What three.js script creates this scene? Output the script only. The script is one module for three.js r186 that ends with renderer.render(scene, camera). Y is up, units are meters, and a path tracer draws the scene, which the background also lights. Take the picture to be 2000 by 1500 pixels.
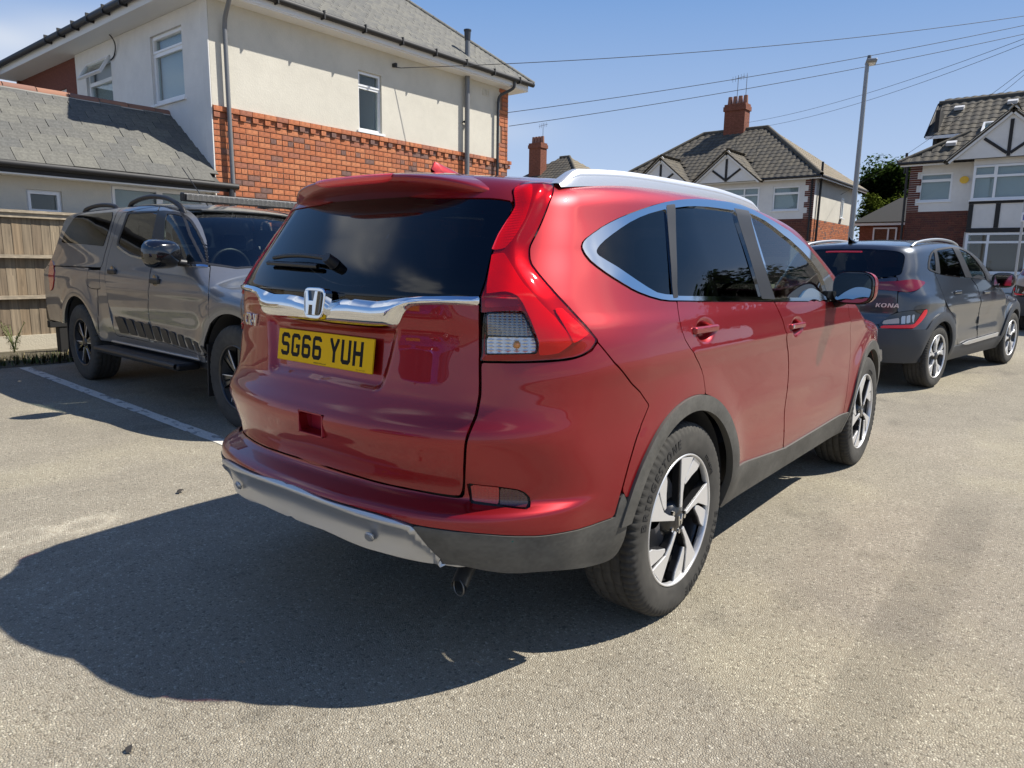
import * as THREE from 'three';
import { mergeGeometries } from 'three/addons/utils/BufferGeometryUtils.js';
import { RoundedBoxGeometry } from 'three/addons/geometries/RoundedBoxGeometry.js';
import { FontLoader } from 'three/addons/loaders/FontLoader.js';
import { TextGeometry } from 'three/addons/geometries/TextGeometry.js';

// ---------- camera ----------
const scene = new THREE.Scene();
const camera = new THREE.PerspectiveCamera(57.394, 4 / 3, 0.05, 600);
camera.position.set(-2.2909, 1.27, 1.9516);
camera.up.set(0.12117, 0.98542, -0.11941);
camera.lookAt(-2.2909 + 0.763868, 1.27 - 0.169388, 1.9516 - 0.622747);

// ---------- sky and sun ----------
const SUN = new THREE.Vector3(0.59, 1.02, 0.56).normalize();
function skyTexture() {
  const w = 1024, h = 512, d = new Float32Array(w * h * 4);
  const zen = [.030, .082, .25], mid = [.11, .225, .455], hor = [.42, .50, .62], low = [.12, .115, .105];
  const rnd = mulberry(5), puffs = [];
  for (let i = 0; i < 40; i++) { const az = rnd() * Math.PI * 2, el = .05 + rnd() * .2; for (let k = 0; k < 7; k++) puffs.push([az + (rnd() - .5) * .34, el + (rnd() - .5) * .05, .02 + rnd() * .045, .12 + rnd() * .4]); }
  for (let i = 0; i < 9; i++) { const az = i / 9 * Math.PI * 2 + rnd() * .4, el = .45 + rnd() * .4; for (let k = 0; k < 9; k++) puffs.push([az + (rnd() - .5) * .4, el + (rnd() - .5) * .11, .03 + rnd() * .075, .45 + rnd() * .5]); } // cumulus overhead, all round
  for (let y = 0; y < h; y++) for (let x = 0; x < w; x++) {
    const el = ((y + .5) / h - .5) * Math.PI, az = ((x + .5) / w) * Math.PI * 2 - Math.PI, s = Math.sin(el);
    let c;
    if (s < 0) c = low;
    else { const a = Math.min(1, s / .36), b = sstep(.3, 1, s), e = Math.pow(a, .9); c = [0, 1, 2].map(i => (hor[i] + (mid[i] - hor[i]) * e) * (1 - b) + zen[i] * b); }
    const o = (y * w + x) * 4; d[o] = c[0]; d[o + 1] = c[1]; d[o + 2] = c[2]; d[o + 3] = 1;
  }
  for (const [az, el, r, a] of puffs) { // thin fair-weather cloud, the same all round
    const cx = (az / (Math.PI * 2) % 1 + 1.5) % 1 * w, cy = (el / Math.PI + .5) * h, rx = r / (Math.PI * 2) * w * 1.6, ry = r / Math.PI * h * .42;
    for (let y = Math.max(h / 2, Math.floor(cy - ry * 2.4)); y < cy + ry * 2.4 && y < h; y++) for (let x = Math.floor(cx - rx * 2.4); x < cx + rx * 2.4; x++) {
      const g = a * Math.exp(-(((x - cx) / rx) ** 2 + ((y - cy) / ry) ** 2)) * (.55 + .45 * vnoise(x * .11, y * .3, 3)) * sstep(.012, .06, (y / h - .5) * Math.PI), o = (y * w + (x % w + w) % w) * 4;
      for (let i = 0; i < 3; i++) d[o + i] += ((el > .36 ? [.86, .88, .91] : [.56, .58, .61])[i] - d[o + i]) * g * .8;
    }
  }
  const t = new THREE.DataTexture(d, w, h, THREE.RGBAFormat, THREE.FloatType);
  t.mapping = THREE.EquirectangularReflectionMapping; t.magFilter = THREE.LinearFilter; t.minFilter = THREE.LinearFilter; t.needsUpdate = true;
  return t;
}
function mulberry(a) { return () => { a |= 0; a = a + 0x6D2B79F5 | 0; let t = Math.imul(a ^ a >>> 15, 1 | a); t = t + Math.imul(t ^ t >>> 7, 61 | t) ^ t; return ((t ^ t >>> 14) >>> 0) / 4294967296; }; }
function hash2(x, y, s) { let h = Math.imul(x, 374761393) + Math.imul(y, 668265263) + Math.imul(s, 2147483647 / 7 | 0) | 0; h = Math.imul(h ^ h >>> 13, 1274126177); return ((h ^ h >>> 16) >>> 0) / 4294967296; }
function vnoise(x, y, s = 0, px = 0, py = 0) { // value noise, periodic when px, py are given
  const xi = Math.floor(x), yi = Math.floor(y), fx = x - xi, fy = y - yi, a = fx * fx * (3 - 2 * fx), b = fy * fy * (3 - 2 * fy), m = (v, p) => p ? ((v % p) + p) % p : v;
  const h = (i, j) => hash2(m(xi + i, px), m(yi + j, py), s);
  return (h(0, 0) * (1 - a) + h(1, 0) * a) * (1 - b) + (h(0, 1) * (1 - a) + h(1, 1) * a) * b;
}
function fbm(x, y, s = 0, o = 4) { let v = 0, a = .5, f = 1; for (let i = 0; i < o; i++) { v += a * vnoise(x * f, y * f, s + i); a *= .5; f *= 2.03; } return v; }
const sky = skyTexture();
scene.background = sky; scene.environment = sky;
scene.backgroundIntensity = 1; scene.environmentIntensity = 1;
const sun = new THREE.DirectionalLight(new THREE.Color(1, .95, .87), 5);
sun.position.copy(SUN).multiplyScalar(60); sun.target.position.set(4, 0, -4);
sun.position.add(sun.target.position);
sun.castShadow = true; sun.shadow.mapSize.set(4096, 4096); sun.shadow.radius = 1;
Object.assign(sun.shadow.camera, { left: -40, right: 40, top: 40, bottom: -40, near: 1, far: 140 });
scene.add(sun, sun.target);
const renderer = new THREE.WebGLRenderer({ antialias: true });
renderer.toneMapping = THREE.LinearToneMapping; renderer.toneMappingExposure = 1.5; renderer.shadowMap.enabled = true;
// ---------- things, parts, names ----------
const taken = {};
function numbered(n) { const k = taken[n] = (taken[n] ?? -1) + 1; return k ? n + '_' + String(k).padStart(3, '0') : n; }
function thing(name, label, category, pos = [0, 0, 0], turn = 0, group) {
  const o = new THREE.Group(); o.name = numbered(name); scene.add(o); o.position.set(...pos); o.rotation.y = turn; o.userData = { label, category }; if (group) o.userData.group = group; return o;
}
function part(name, geo, mat, parent, label) {
  const g = Array.isArray(geo) ? merged(geo) : geo, m = new THREE.Mesh(g, mat); m.name = name; m.castShadow = m.receiveShadow = true; parent.add(m); if (label) m.userData.label = label; return m;
}
function struct(name, geo, mat, kind = 'structure') { const m = part(numbered(name), geo, mat, scene); m.userData = { kind }; return m; }
function whole(name, geo, mat, label, category, group) { const m = part(numbered(name), geo, mat, scene); m.userData = { label, category }; if (group) m.userData.group = group; return m; }
function merged(list) { return mergeGeometries(list.map(g => { const h = g.index ? g.toNonIndexed() : g.clone(); for (const k of Object.keys(h.attributes)) if (!['position', 'normal', 'uv'].includes(k)) h.deleteAttribute(k); if (!h.attributes.uv) h.setAttribute('uv', new THREE.BufferAttribute(new Float32Array(h.attributes.position.count * 2), 2)); return h; })); }
const V = (x, y, z) => new THREE.Vector3(x, y, z);
function moved(g, x, y, z, rx = 0, ry = 0, rz = 0) { if (rx || ry || rz) g.applyMatrix4(new THREE.Matrix4().makeRotationFromEuler(new THREE.Euler(rx, ry, rz))); return g.translate(x, y, z); }
function box(w, h, d, x = 0, y = 0, z = 0, rx = 0, ry = 0, rz = 0) { const g = new THREE.BoxGeometry(w, h, d); boxUV(g); return moved(g, x, y, z, rx, ry, rz); }
function span(x0, x1, y0, y1, z0, z1) { return box(Math.abs(x1 - x0), Math.abs(y1 - y0), Math.abs(z1 - z0), (x0 + x1) / 2, (y0 + y1) / 2, (z0 + z1) / 2); }
function rbox(w, h, d, r, x = 0, y = 0, z = 0, rx = 0, ry = 0, rz = 0, s = 2) { return moved(new RoundedBoxGeometry(w, h, d, s, r), x, y, z, rx, ry, rz); }
function boxUV(g) { const p = g.attributes.position, n = g.attributes.normal, uv = g.attributes.uv; for (let i = 0; i < p.count; i++) { const ax = Math.abs(n.getX(i)), ay = Math.abs(n.getY(i)); if (ax > .7) uv.setXY(i, p.getZ(i), p.getY(i)); else if (ay > .7) uv.setXY(i, p.getX(i), p.getZ(i)); else uv.setXY(i, p.getX(i), p.getY(i)); } return g; }
function tube(pts, r, seg = 24, rad = 8, closed = false) { return new THREE.TubeGeometry(new THREE.CatmullRomCurve3(pts.map(p => V(...p)), closed, 'centripetal'), seg, r, rad, closed); }
function bar(a, b, r, rad = 8) { return new THREE.TubeGeometry(new THREE.LineCurve3(V(...a), V(...b)), 1, r, rad); }
function cyl(r0, r1, h, x, y, z, rx = 0, rz = 0, seg = 20) { return moved(new THREE.CylinderGeometry(r0, r1, h, seg), x, y, z, rx, 0, rz); }
function shapeOf(pts) { const s = new THREE.Shape(); pts.forEach(([x, y], i) => i ? s.lineTo(x, y) : s.moveTo(x, y)); return s; }
function plate(pts, depth, bevel = 0, holes = []) { const s = shapeOf(pts); holes.forEach(h => { const p = new THREE.Path(); h.forEach(([x, y], i) => i ? p.lineTo(x, y) : p.moveTo(x, y)); s.holes.push(p); }); return new THREE.ExtrudeGeometry(s, { depth, bevelEnabled: bevel > 0, bevelThickness: bevel, bevelSize: bevel, bevelSegments: 2, steps: 1, curveSegments: 8 }); }
// grid of points -> smooth surface; rows of [x,y,z]
function sheet(rows, closedU = false, flip = false) {
  const m = rows.length, n = rows[0].length, pos = [], uv = [], idx = [];
  rows.forEach((r, j) => r.forEach((p, i) => { pos.push(...p); uv.push(i / (n - 1), j / (m - 1)); }));
  for (let j = 0; j < m - 1; j++) for (let i = 0; i < n - 1; i++) { const a = j * n + i, b = a + 1, c = a + n, d = c + 1; flip ? idx.push(a, c, b, b, c, d) : idx.push(a, b, c, b, d, c); }
  const g = new THREE.BufferGeometry(); g.setAttribute('position', new THREE.Float32BufferAttribute(pos, 3)); g.setAttribute('uv', new THREE.Float32BufferAttribute(uv, 2)); g.setIndex(idx); g.computeVertexNormals(); return g;
}
// ---------- textures ----------
function tex(w, h, fn, srgb = true, repeat = [1, 1]) {
  const d = new Uint8Array(w * h * 4);
  for (let y = 0; y < h; y++) for (let x = 0; x < w; x++) { const c = fn(x, y), o = (y * w + x) * 4; if (typeof c === 'number') { d[o] = d[o + 1] = d[o + 2] = c * 255; } else { d[o] = c[0] * 255; d[o + 1] = c[1] * 255; d[o + 2] = c[2] * 255; } d[o + 3] = 255; }
  const t = new THREE.DataTexture(d, w, h); t.wrapS = t.wrapT = THREE.RepeatWrapping; t.magFilter = THREE.LinearFilter; t.minFilter = THREE.LinearMipmapLinearFilter; t.generateMipmaps = true; t.repeat.set(...repeat); if (srgb) t.colorSpace = THREE.SRGBColorSpace; t.needsUpdate = true; return t;
}
const lin = (r, g, b) => new THREE.Color().setRGB(r, g, b);
const mat = (c, rough = .8, o = {}) => new THREE.MeshStandardMaterial({ color: Array.isArray(c) ? lin(...c) : c, roughness: rough, ...o });
const phys = (c, rough, o = {}) => new THREE.MeshPhysicalMaterial({ color: Array.isArray(c) ? lin(...c) : c, roughness: rough, ...o });
function tiled(t, u, v) { const c = t.clone(); c.repeat.set(u, v); c.needsUpdate = true; return c; }
// tileable noise in [0,1]
function tnoise(x, y, w, f, s) { return vnoise(x / w * f, y / w * f, s, f, f); }
// ---------- smooth skins: a vehicle body is the smooth intersection of side, end and top sheets ----------
function spline(pts) { // monotone-ish cubic through [x, y] pairs
  const n = pts.length, xs = pts.map(p => p[0]), ys = pts.map(p => p[1]), m = new Array(n).fill(0), d = [];
  for (let i = 0; i < n - 1; i++) d.push((ys[i + 1] - ys[i]) / (xs[i + 1] - xs[i]));
  m[0] = d[0]; m[n - 1] = d[n - 2];
  for (let i = 1; i < n - 1; i++) m[i] = d[i - 1] * d[i] <= 0 ? 0 : 2 * d[i - 1] * d[i] / (d[i - 1] + d[i]);
  return x => {
    if (x <= xs[0]) return ys[0] + m[0] * (x - xs[0]) * 0.5;
    if (x >= xs[n - 1]) return ys[n - 1] + m[n - 1] * (x - xs[n - 1]) * 0.5;
    let i = 0; while (x > xs[i + 1]) i++;
    const h = xs[i + 1] - xs[i], t = (x - xs[i]) / h, t2 = t * t, t3 = t2 * t;
    return (2 * t3 - 3 * t2 + 1) * ys[i] + (t3 - 2 * t2 + t) * h * m[i] + (3 * t2 - 2 * t3) * ys[i + 1] + (t3 - t2) * h * m[i + 1];
  };
}
function sstep(a, b, x) { const t = Math.min(1, Math.max(0, (x - a) / (b - a))); return t * t * (3 - 2 * t); }
const bell = x => Math.exp(-x * x);
function smax(a, b, k) { const h = Math.max(k - Math.abs(a - b), 0) / k; return Math.max(a, b) + h * h * k * 0.25; }
class Skin {
  // def: W(x,y) half width, R(y,z) rear x, N(y,z) nose x, T(x,z) top y, k {side_end, side_top, end_top}, xa, xb, z0, yb, y0(x), fan
  constructor(def) {
    Object.assign(this, def);
    this.f = this.f || 0.5;
    this.U = [this.z0, this.z0 + this.f, this.z0 + this.f + this.xb - this.xa, this.z0 + 2 * this.f + this.xb - this.xa, 2 * this.z0 + 2 * this.f + this.xb - this.xa];
  }
  F(x, y, z) {
    const az = Math.abs(z), k = this.k, s = az - this.W(x, y), e = smax(this.R(y, az) - x, x - this.N(y, az), 0.05), t = y - this.T(x, az);
    return smax(smax(s, e, k[0]), t, k[1]);
  }
  ray(u, v) { // skeleton origin and direction; u in metres round the plan, v 0..1 sides, 1..2 over the shoulder
    const a = Math.abs(u), s = u < 0 ? -1 : 1, [u1, u2, u3, u4] = this.U;
    let ox, oz, dx, dz;
    if (a < u1) { ox = this.xa; oz = a; dx = -1; dz = 0; }
    else if (a < u2) { const p = (a - u1) / this.f * Math.PI / 2; ox = this.xa; oz = this.z0; dx = -Math.cos(p); dz = Math.sin(p); }
    else if (a < u3) { ox = this.xa + a - u2; oz = this.z0; dx = 0; dz = 1; }
    else if (a < u4) { const p = (a - u3) / this.f * Math.PI / 2; ox = this.xb; oz = this.z0; dx = Math.sin(p); dz = Math.cos(p); }
    else { ox = this.xb; oz = Math.max(0, this.z0 - (a - u4)); dx = 1; dz = 0; }
    const y0 = this.y0(ox);
    if (v <= 1) return [ox, this.yb + v * (y0 - this.yb), oz * s, dx, 0, dz * s];
    const q = (v - 1) * Math.PI / 2, c = Math.cos(q);
    return [ox, y0, oz * s, dx * c, Math.sin(q), dz * c * s];
  }
  hit(o) { // march outward from the skeleton
    let a = 0, b = 0.05;
    const g = t => this.F(o[0] + o[3] * t, o[1] + o[4] * t, o[2] + o[5] * t);
    while (g(b) < 0 && b < 3) { a = b; b += 0.06; }
    let fa = g(a), fb = g(b);
    for (let i = 0; i < 14 && b - a > 1e-5; i++) {
      let m = i % 3 === 2 ? (a + b) / 2 : a - fa * (b - a) / (fb - fa); if (!(m > a && m < b)) m = (a + b) / 2;
      const fm = g(m); if (fm < 0) { a = m; fa = fm; } else { b = m; fb = fm; }
      if (Math.abs(fm) < 2e-6) { a = b = m; }
    }
    const t = (a + b) / 2; return [o[0] + o[3] * t, o[1] + o[4] * t, o[2] + o[5] * t];
  }
  normal(p) {
    const e = 2e-3, [x, y, z] = p, n = [this.F(x + e, y, z) - this.F(x - e, y, z), this.F(x, y + e, z) - this.F(x, y - e, z), this.F(x, y, z + e) - this.F(x, y, z - e)];
    const l = Math.hypot(...n) || 1; return [n[0] / l, n[1] / l, n[2] / l];
  }
  at(u, v) { return this.hit(this.ray(u, v)); }
  uv(p) { // inverse of at()
    const [x, y, z] = p, az = Math.abs(z), s = z < 0 ? -1 : 1, [u1, u2, u3, u4] = this.U; let u, h, ox;
    if (x < this.xa) { ox = this.xa; if (az <= this.z0) { u = az; h = this.xa - x; } else { u = u1 + Math.atan2(az - this.z0, this.xa - x) / (Math.PI / 2) * this.f; h = Math.hypot(az - this.z0, this.xa - x); } }
    else if (x <= this.xb) { ox = x; u = u2 + x - this.xa; h = az - this.z0; }
    else { ox = this.xb; if (az > this.z0) { u = u3 + Math.atan2(x - this.xb, az - this.z0) / (Math.PI / 2) * this.f; h = Math.hypot(az - this.z0, x - this.xb); } else { u = u4 + this.z0 - az; h = x - this.xb; } }
    const y0 = this.y0(ox);
    return [u * s, y <= y0 ? (y - this.yb) / (y0 - this.yb) : 1 + Math.atan2(y - y0, Math.max(h, 0)) / (Math.PI / 2)];
  }
}
// ---------- the red estate car: x forward from the rear axle, y up, z to its driver's side ----------
const suvSkin = (() => {
  const base = spline([[.15, .80], [.25, .845], [.35, .875], [.45, .897], [.56, .905], [.68, .903], [.8, .897], [.9, .9], [.965, .907], [1.02, .902], [1.08, .888], [1.13, .868], [1.25, .826], [1.4, .762], [1.5, .72], [1.6, .665], [1.68, .575], [1.8, .45]]);
  const low = spline([[-1.2, .22], [-1.05, .19], [-.85, .115], [-.6, .046], [-.3, .006], [0, 0], [2.3, 0], [2.8, .02], [3.2, .075], [3.45, .17], [3.6, .3]]);
  const high = spline([[-1.2, .26], [-.9, .19], [-.7, .125], [-.4, .05], [-.1, .018], [.3, 0], [1.0, 0], [1.5, .0], [2.2, .03], [2.8, .1]]);
  const rear = spline([[.15, -.74], [.24, -.90], [.32, -.965], [.40, -1.0], [.47, -1.03], [.52, -1.045], [.555, -1.04], [.572, -1.0], [.582, -.955], [.60, -.95], [.70, -.972], [.765, -.985], [.79, -.978], [.83, -.945], [.87, -.922], [.95, -.905], [1.06, -.895], [1.12, -.9], [1.165, -.9], [1.2, -.885], [1.35, -.785], [1.5, -.68], [1.6, -.61], [1.7, -.54]]);
  const top = spline([[-1.1, 1.49], [-.75, 1.54], [-.5, 1.57], [-.2, 1.588], [.3, 1.602], [.7, 1.606], [1.05, 1.595], [1.35, 1.566], [1.55, 1.53], [1.75, 1.455], [2.1, 1.285], [2.35, 1.14], [2.47, 1.085], [2.65, 1.06], [3.0, 1.015], [3.25, .955], [3.45, .85], [3.55, .72]]);
  const nose = spline([[.15, 3.3], [.3, 3.46], [.5, 3.52], [.65, 3.53], [.8, 3.5], [.95, 3.38], [1.1, 3.2]]);
  return new Skin({
    xa: -.35, xb: 2.9, z0: .34, yb: .2, y0: x => 1.2 - .48 * sstep(1.3, 2.3, x), f: .62, k: [.19, .055],
    W: (x, y) => { const b = sstep(.95, 1.32, y), r1 = Math.hypot(x, y - .36), r2 = Math.hypot(x - 2.63, y - .36); return base(y) - low(x) * (1 - b) - high(x) * b + (.016 * bell((r1 - .45) / .085) + .018 * bell((r2 - .45) / .085)) * sstep(.2, .45, y) - .02 * bell((y - 1.02) / .1) * sstep(-.45, -.75, x); },
    R: (y, z) => rear(y) + (y > 1.17 ? .15 : .15 + .05 * sstep(.95, .6, y)) * Math.pow(z / .8, 2.6),
    N: (y, z) => nose(y) - .26 * Math.pow(z / .8, 2.6),
    T: (x, z) => top(x) - (.09 + .02 * sstep(2, 3.2, x)) * z * z - .05 * Math.pow(z, 6) * 2 - .1 * z * z * z * sstep(0, -.7, x),
  });
})();
// ---------- the dark crossover parked ahead of it ----------
const crossSkin = (() => {
  const base = spline([[.15, .78], [.25, .82], [.35, .855], [.5, .882], [.65, .89], [.8, .888], [.9, .893], [.97, .885], [1.03, .865], [1.1, .84], [1.25, .785], [1.4, .715], [1.5, .66], [1.6, .6]]);
  const low = spline([[-1, .26], [-.75, .15], [-.55, .07], [-.3, .02], [0, 0], [2.3, 0], [2.8, .03], [3.2, .12], [3.45, .3]]);
  const high = spline([[-.9, .22], [-.6, .14], [-.3, .07], [0, .025], [.4, 0], [1.3, 0], [2, .05], [2.6, .12]]);
  const rear = spline([[.15, -.56], [.25, -.66], [.4, -.715], [.5, -.735], [.62, -.725], [.72, -.70], [.8, -.685], [.9, -.672], [1.0, -.665], [1.08, -.645], [1.2, -.58], [1.35, -.485], [1.45, -.43], [1.6, -.35]]);
  const top = spline([[-.8, 1.45], [-.5, 1.495], [-.2, 1.53], [.2, 1.56], [.6, 1.572], [1, 1.56], [1.3, 1.515], [1.55, 1.44], [1.9, 1.24], [2.15, 1.055], [2.3, 1.005], [2.7, .965], [3.1, .88], [3.35, .75], [3.45, .62]]);
  const nose = spline([[.15, 3.2], [.35, 3.38], [.6, 3.42], [.8, 3.38], [1, 3.2]]);
  return new Skin({
    xa: -.1, xb: 2.75, z0: .34, yb: .2, y0: x => 1.08 - .38 * sstep(1.2, 2.1, x), f: .6, k: [.17, .07],
    W: (x, y) => { const b = sstep(.9, 1.2, y), r1 = Math.hypot(x, y - .335), r2 = Math.hypot(x - 2.6, y - .335); return base(y) - low(x) * (1 - b) - high(x) * b + .022 * (bell((r1 - .42) / .09) + bell((r2 - .42) / .09)) * sstep(.2, .4, y); },
    R: (y, z) => rear(y) + .16 * Math.pow(z / .8, 2.6), N: (y, z) => nose(y) - .3 * Math.pow(z / .8, 2.6), T: (x, z) => top(x) - .1 * z * z - .1 * Math.pow(z, 6),
  });
})();
// ---------- the grey pickup with a hard canopy ----------
const pickupSkin = (() => {
  const base = spline([[.3, .82], [.45, .875], [.6, .905], [.8, .918], [.95, .92], [1.05, .915], [1.12, .9], [1.2, .87], [1.35, .828], [1.5, .785], [1.65, .74], [1.75, .70], [1.85, .63]]);
  const low = spline([[-1.3, .05], [-1.1, .02], [-.8, .01], [0, 0], [2.8, 0], [3.4, .03], [3.8, .12], [4.05, .28]]);
  const high = spline([[-1.3, .08], [-1, .05], [-.5, .02], [.2, 0], [1.8, 0], [2.3, .0], [2.8, .03]]);
  const rear = spline([[.3, -1.16], [.5, -1.22], [.8, -1.24], [1.1, -1.235], [1.2, -1.2], [1.4, -1.12], [1.6, -1.03], [1.75, -.95]]);
  const top = spline([[-1.2, 1.72], [-.9, 1.765], [-.5, 1.785], [0, 1.79], [.6, 1.79], [1.1, 1.795], [1.5, 1.775], [1.8, 1.72], [2.0, 1.64], [2.4, 1.40], [2.72, 1.21], [2.85, 1.16], [3.2, 1.125], [3.6, 1.06], [3.9, .95], [4.05, .8]]);
  const nose = spline([[.3, 3.95], [.5, 4.02], [.8, 4.05], [1.05, 3.95]]);
  return new Skin({
    xa: -.7, xb: 3.3, z0: .45, yb: .3, y0: x => 1.25 - .42 * sstep(1.7, 2.7, x), f: .6, k: [.1, .07],
    W: (x, y) => { const b = sstep(1.05, 1.35, y), r1 = Math.hypot(x, y - .4), r2 = Math.hypot(x - 3.15, y - .4); return base(y) - low(x) * (1 - b) - high(x) * b + .028 * (bell((r1 - .52) / .1) + bell((r2 - .52) / .1)) * sstep(.3, .5, y); },
    R: (y, z) => rear(y) + .05 * Math.pow(z / .8, 4), N: (y, z) => nose(y) - .25 * Math.pow(z / .8, 2.6), T: (x, z) => top(x) - .08 * z * z - .08 * Math.pow(z, 6),
  });
})();
// ---------- cutting panels out of a skin ----------
function polySDF(flat) { // signed distance to a closed outline in (u, v), negative inside
  const n = flat.length / 2; let x0 = 9e9, x1 = -9e9, y0 = 9e9, y1 = -9e9;
  for (let i = 0; i < n; i++) { x0 = Math.min(x0, flat[2 * i]); x1 = Math.max(x1, flat[2 * i]); y0 = Math.min(y0, flat[2 * i + 1]); y1 = Math.max(y1, flat[2 * i + 1]); }
  const f = (x, y) => {
    const bx = Math.max(x0 - x, x - x1, 0), by = Math.max(y0 - y, y - y1, 0); if (bx + by > .06) return Math.hypot(bx, by);
    let d = 9e9, inside = false;
    for (let i = 0, j = n - 1; i < n; j = i++) {
      const ax = flat[2 * j], ay = flat[2 * j + 1], ex = flat[2 * i] - ax, ey = flat[2 * i + 1] - ay, px = x - ax, py = y - ay;
      const t = Math.max(0, Math.min(1, (px * ex + py * ey) / (ex * ex + ey * ey || 1))), qx = px - ex * t, qy = py - ey * t;
      d = Math.min(d, qx * qx + qy * qy);
      if ((ay > y) !== (flat[2 * i + 1] > y) && x < ex * (y - ay) / (ey || 1e-12) + ax) inside = !inside;
    }
    return inside ? -Math.sqrt(d) : Math.sqrt(d);
  };
  f.box = [x0, x1, y0, y1]; return f;
}
class Skinning {
  constructor(skin, us, vs, kind = 'wrap') {
    this.skin = skin; this.us = us; this.vs = vs; this.kind = kind; const n = us.length, m = vs.length;
    this.P = new Float32Array(n * m * 3); this.N = new Float32Array(n * m * 3);
    for (let j = 0; j < m; j++) for (let i = 0; i < n; i++) {
      const p = kind === 'wrap' ? skin.at(us[i], vs[j]) : skin.hit([us[i], skin.y0(us[i]), vs[j], 0, 1, 0]), q = skin.normal(p), o = (j * n + i) * 3;
      this.P.set(p, o); this.N.set(q, o);
    }
  }
  // d(u, v, p) < 0 keeps; lift(u, v, d, p) moves along the normal; skirt folds the cut edge inwards
  cut(d, { lift = 0, skirt = .014, box = null, smooth = false } = {}) {
    const { us, vs, P, N } = this, n = us.length, m = vs.length, pos = [], nor = [], uvs = [], idx = [], key = new Map(), D = new Map(), segs = [];
    const val = k => { let v = D.get(k); if (v === undefined) { const i = k % n, j = (k / n) | 0; v = d(us[i], vs[j], [P[k * 3], P[k * 3 + 1], P[k * 3 + 2]]); D.set(k, v); } return v; };
    const push = (u, v, dd, p, q) => { const l = typeof lift === 'function' ? lift(u, v, dd, p) : lift; pos.push(p[0] + q[0] * l, p[1] + q[1] * l, p[2] + q[2] * l); nor.push(...q); uvs.push(this.kind === 'wrap' ? u : p[0], this.kind === 'wrap' ? v : p[2]); return pos.length / 3 - 1; };
    const vert = k => { let r = key.get(k); if (r === undefined) { const i = k % n, j = (k / n) | 0; r = push(us[i], vs[j], val(k), [P[k * 3], P[k * 3 + 1], P[k * 3 + 2]], [N[k * 3], N[k * 3 + 1], N[k * 3 + 2]]); key.set(k, r); } return r; };
    const cutv = (a, b) => { const kk = a < b ? a * 1e7 + b : b * 1e7 + a; let r = key.get('c' + kk); if (r === undefined) {
      const da = val(a), db = val(b), t = Math.min(.999, Math.max(.001, da / (da - db))), ia = a % n, ja = (a / n) | 0, ib = b % n, jb = (b / n) | 0, L = (x, y) => x + (y - x) * t;
      const p = [0, 1, 2].map(c => L(P[a * 3 + c], P[b * 3 + c])), q = [0, 1, 2].map(c => L(N[a * 3 + c], N[b * 3 + c])), l = Math.hypot(...q); r = push(L(us[ia], us[ib]), L(vs[ja], vs[jb]), 0, p, q.map(c => c / l)); key.set('c' + kk, r); } return r; };
    let i0 = 0, i1 = n - 1, j0 = 0, j1 = m - 1;
    if (box) { while (i0 < n - 2 && us[i0 + 1] < box[0]) i0++; while (i1 > 1 && us[i1 - 1] > box[1]) i1--; while (j0 < m - 2 && vs[j0 + 1] < box[2]) j0++; while (j1 > 1 && vs[j1 - 1] > box[3]) j1--; }
    for (let j = j0; j < j1; j++) for (let i = i0; i < i1; i++) {
      const a = j * n + i, b = a + 1, c = a + n, e = c + 1;
      for (const T of [[a, b, e], [a, e, c]]) {
        const s = T.map(k => val(k) <= 0), cnt = s[0] + s[1] + s[2];
        if (cnt === 3) idx.push(...T.map(vert));
        else if (cnt === 1) { const r = s[0] ? 0 : s[1] ? 1 : 2, A = T[r], B = T[(r + 1) % 3], C = T[(r + 2) % 3], x = cutv(A, B), y = cutv(A, C); idx.push(vert(A), x, y); segs.push([x, y]); }
        else if (cnt === 2) { const r = !s[0] ? 0 : !s[1] ? 1 : 2, A = T[r], B = T[(r + 1) % 3], C = T[(r + 2) % 3], x = cutv(A, B), y = cutv(A, C); idx.push(x, vert(B), vert(C), x, vert(C), y); segs.push([y, x]); }
      }
    }
    // outward winding: us runs anticlockwise seen from above on the driver's side
    const flip = this.flip ?? (this.flip = (() => { for (let t = 0; t < idx.length; t += 3) { const [A, B, C] = [0, 1, 2].map(k => V(pos[idx[t + k] * 3], pos[idx[t + k] * 3 + 1], pos[idx[t + k] * 3 + 2])), q = B.sub(A).cross(C.sub(A)); if (q.length() < 1e-9) continue; return q.dot(V(nor[idx[t] * 3], nor[idx[t] * 3 + 1], nor[idx[t] * 3 + 2])) < 0; } return false; })());
    if (flip) for (let t = 0; t < idx.length; t += 3) { const x = idx[t]; idx[t] = idx[t + 1]; idx[t + 1] = x; }
    const g = new THREE.BufferGeometry(); g.setAttribute('position', new THREE.Float32BufferAttribute(pos, 3)); g.setAttribute('normal', new THREE.Float32BufferAttribute(nor, 3)); g.setAttribute('uv', new THREE.Float32BufferAttribute(uvs, 2)); g.setIndex(idx);
    if (smooth) g.computeVertexNormals();
    if (!skirt || !segs.length) return g;
    const sp = [], si = [];
    for (const [x, y] of segs) { const o = sp.length / 3; for (const k of [x, y]) { sp.push(pos[k * 3], pos[k * 3 + 1], pos[k * 3 + 2]); sp.push(pos[k * 3] - nor[k * 3] * skirt, pos[k * 3 + 1] - nor[k * 3 + 1] * skirt, pos[k * 3 + 2] - nor[k * 3 + 2] * skirt); } flip ? si.push(o, o + 2, o + 1, o + 1, o + 2, o + 3) : si.push(o, o + 1, o + 2, o + 1, o + 3, o + 2); }
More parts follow.
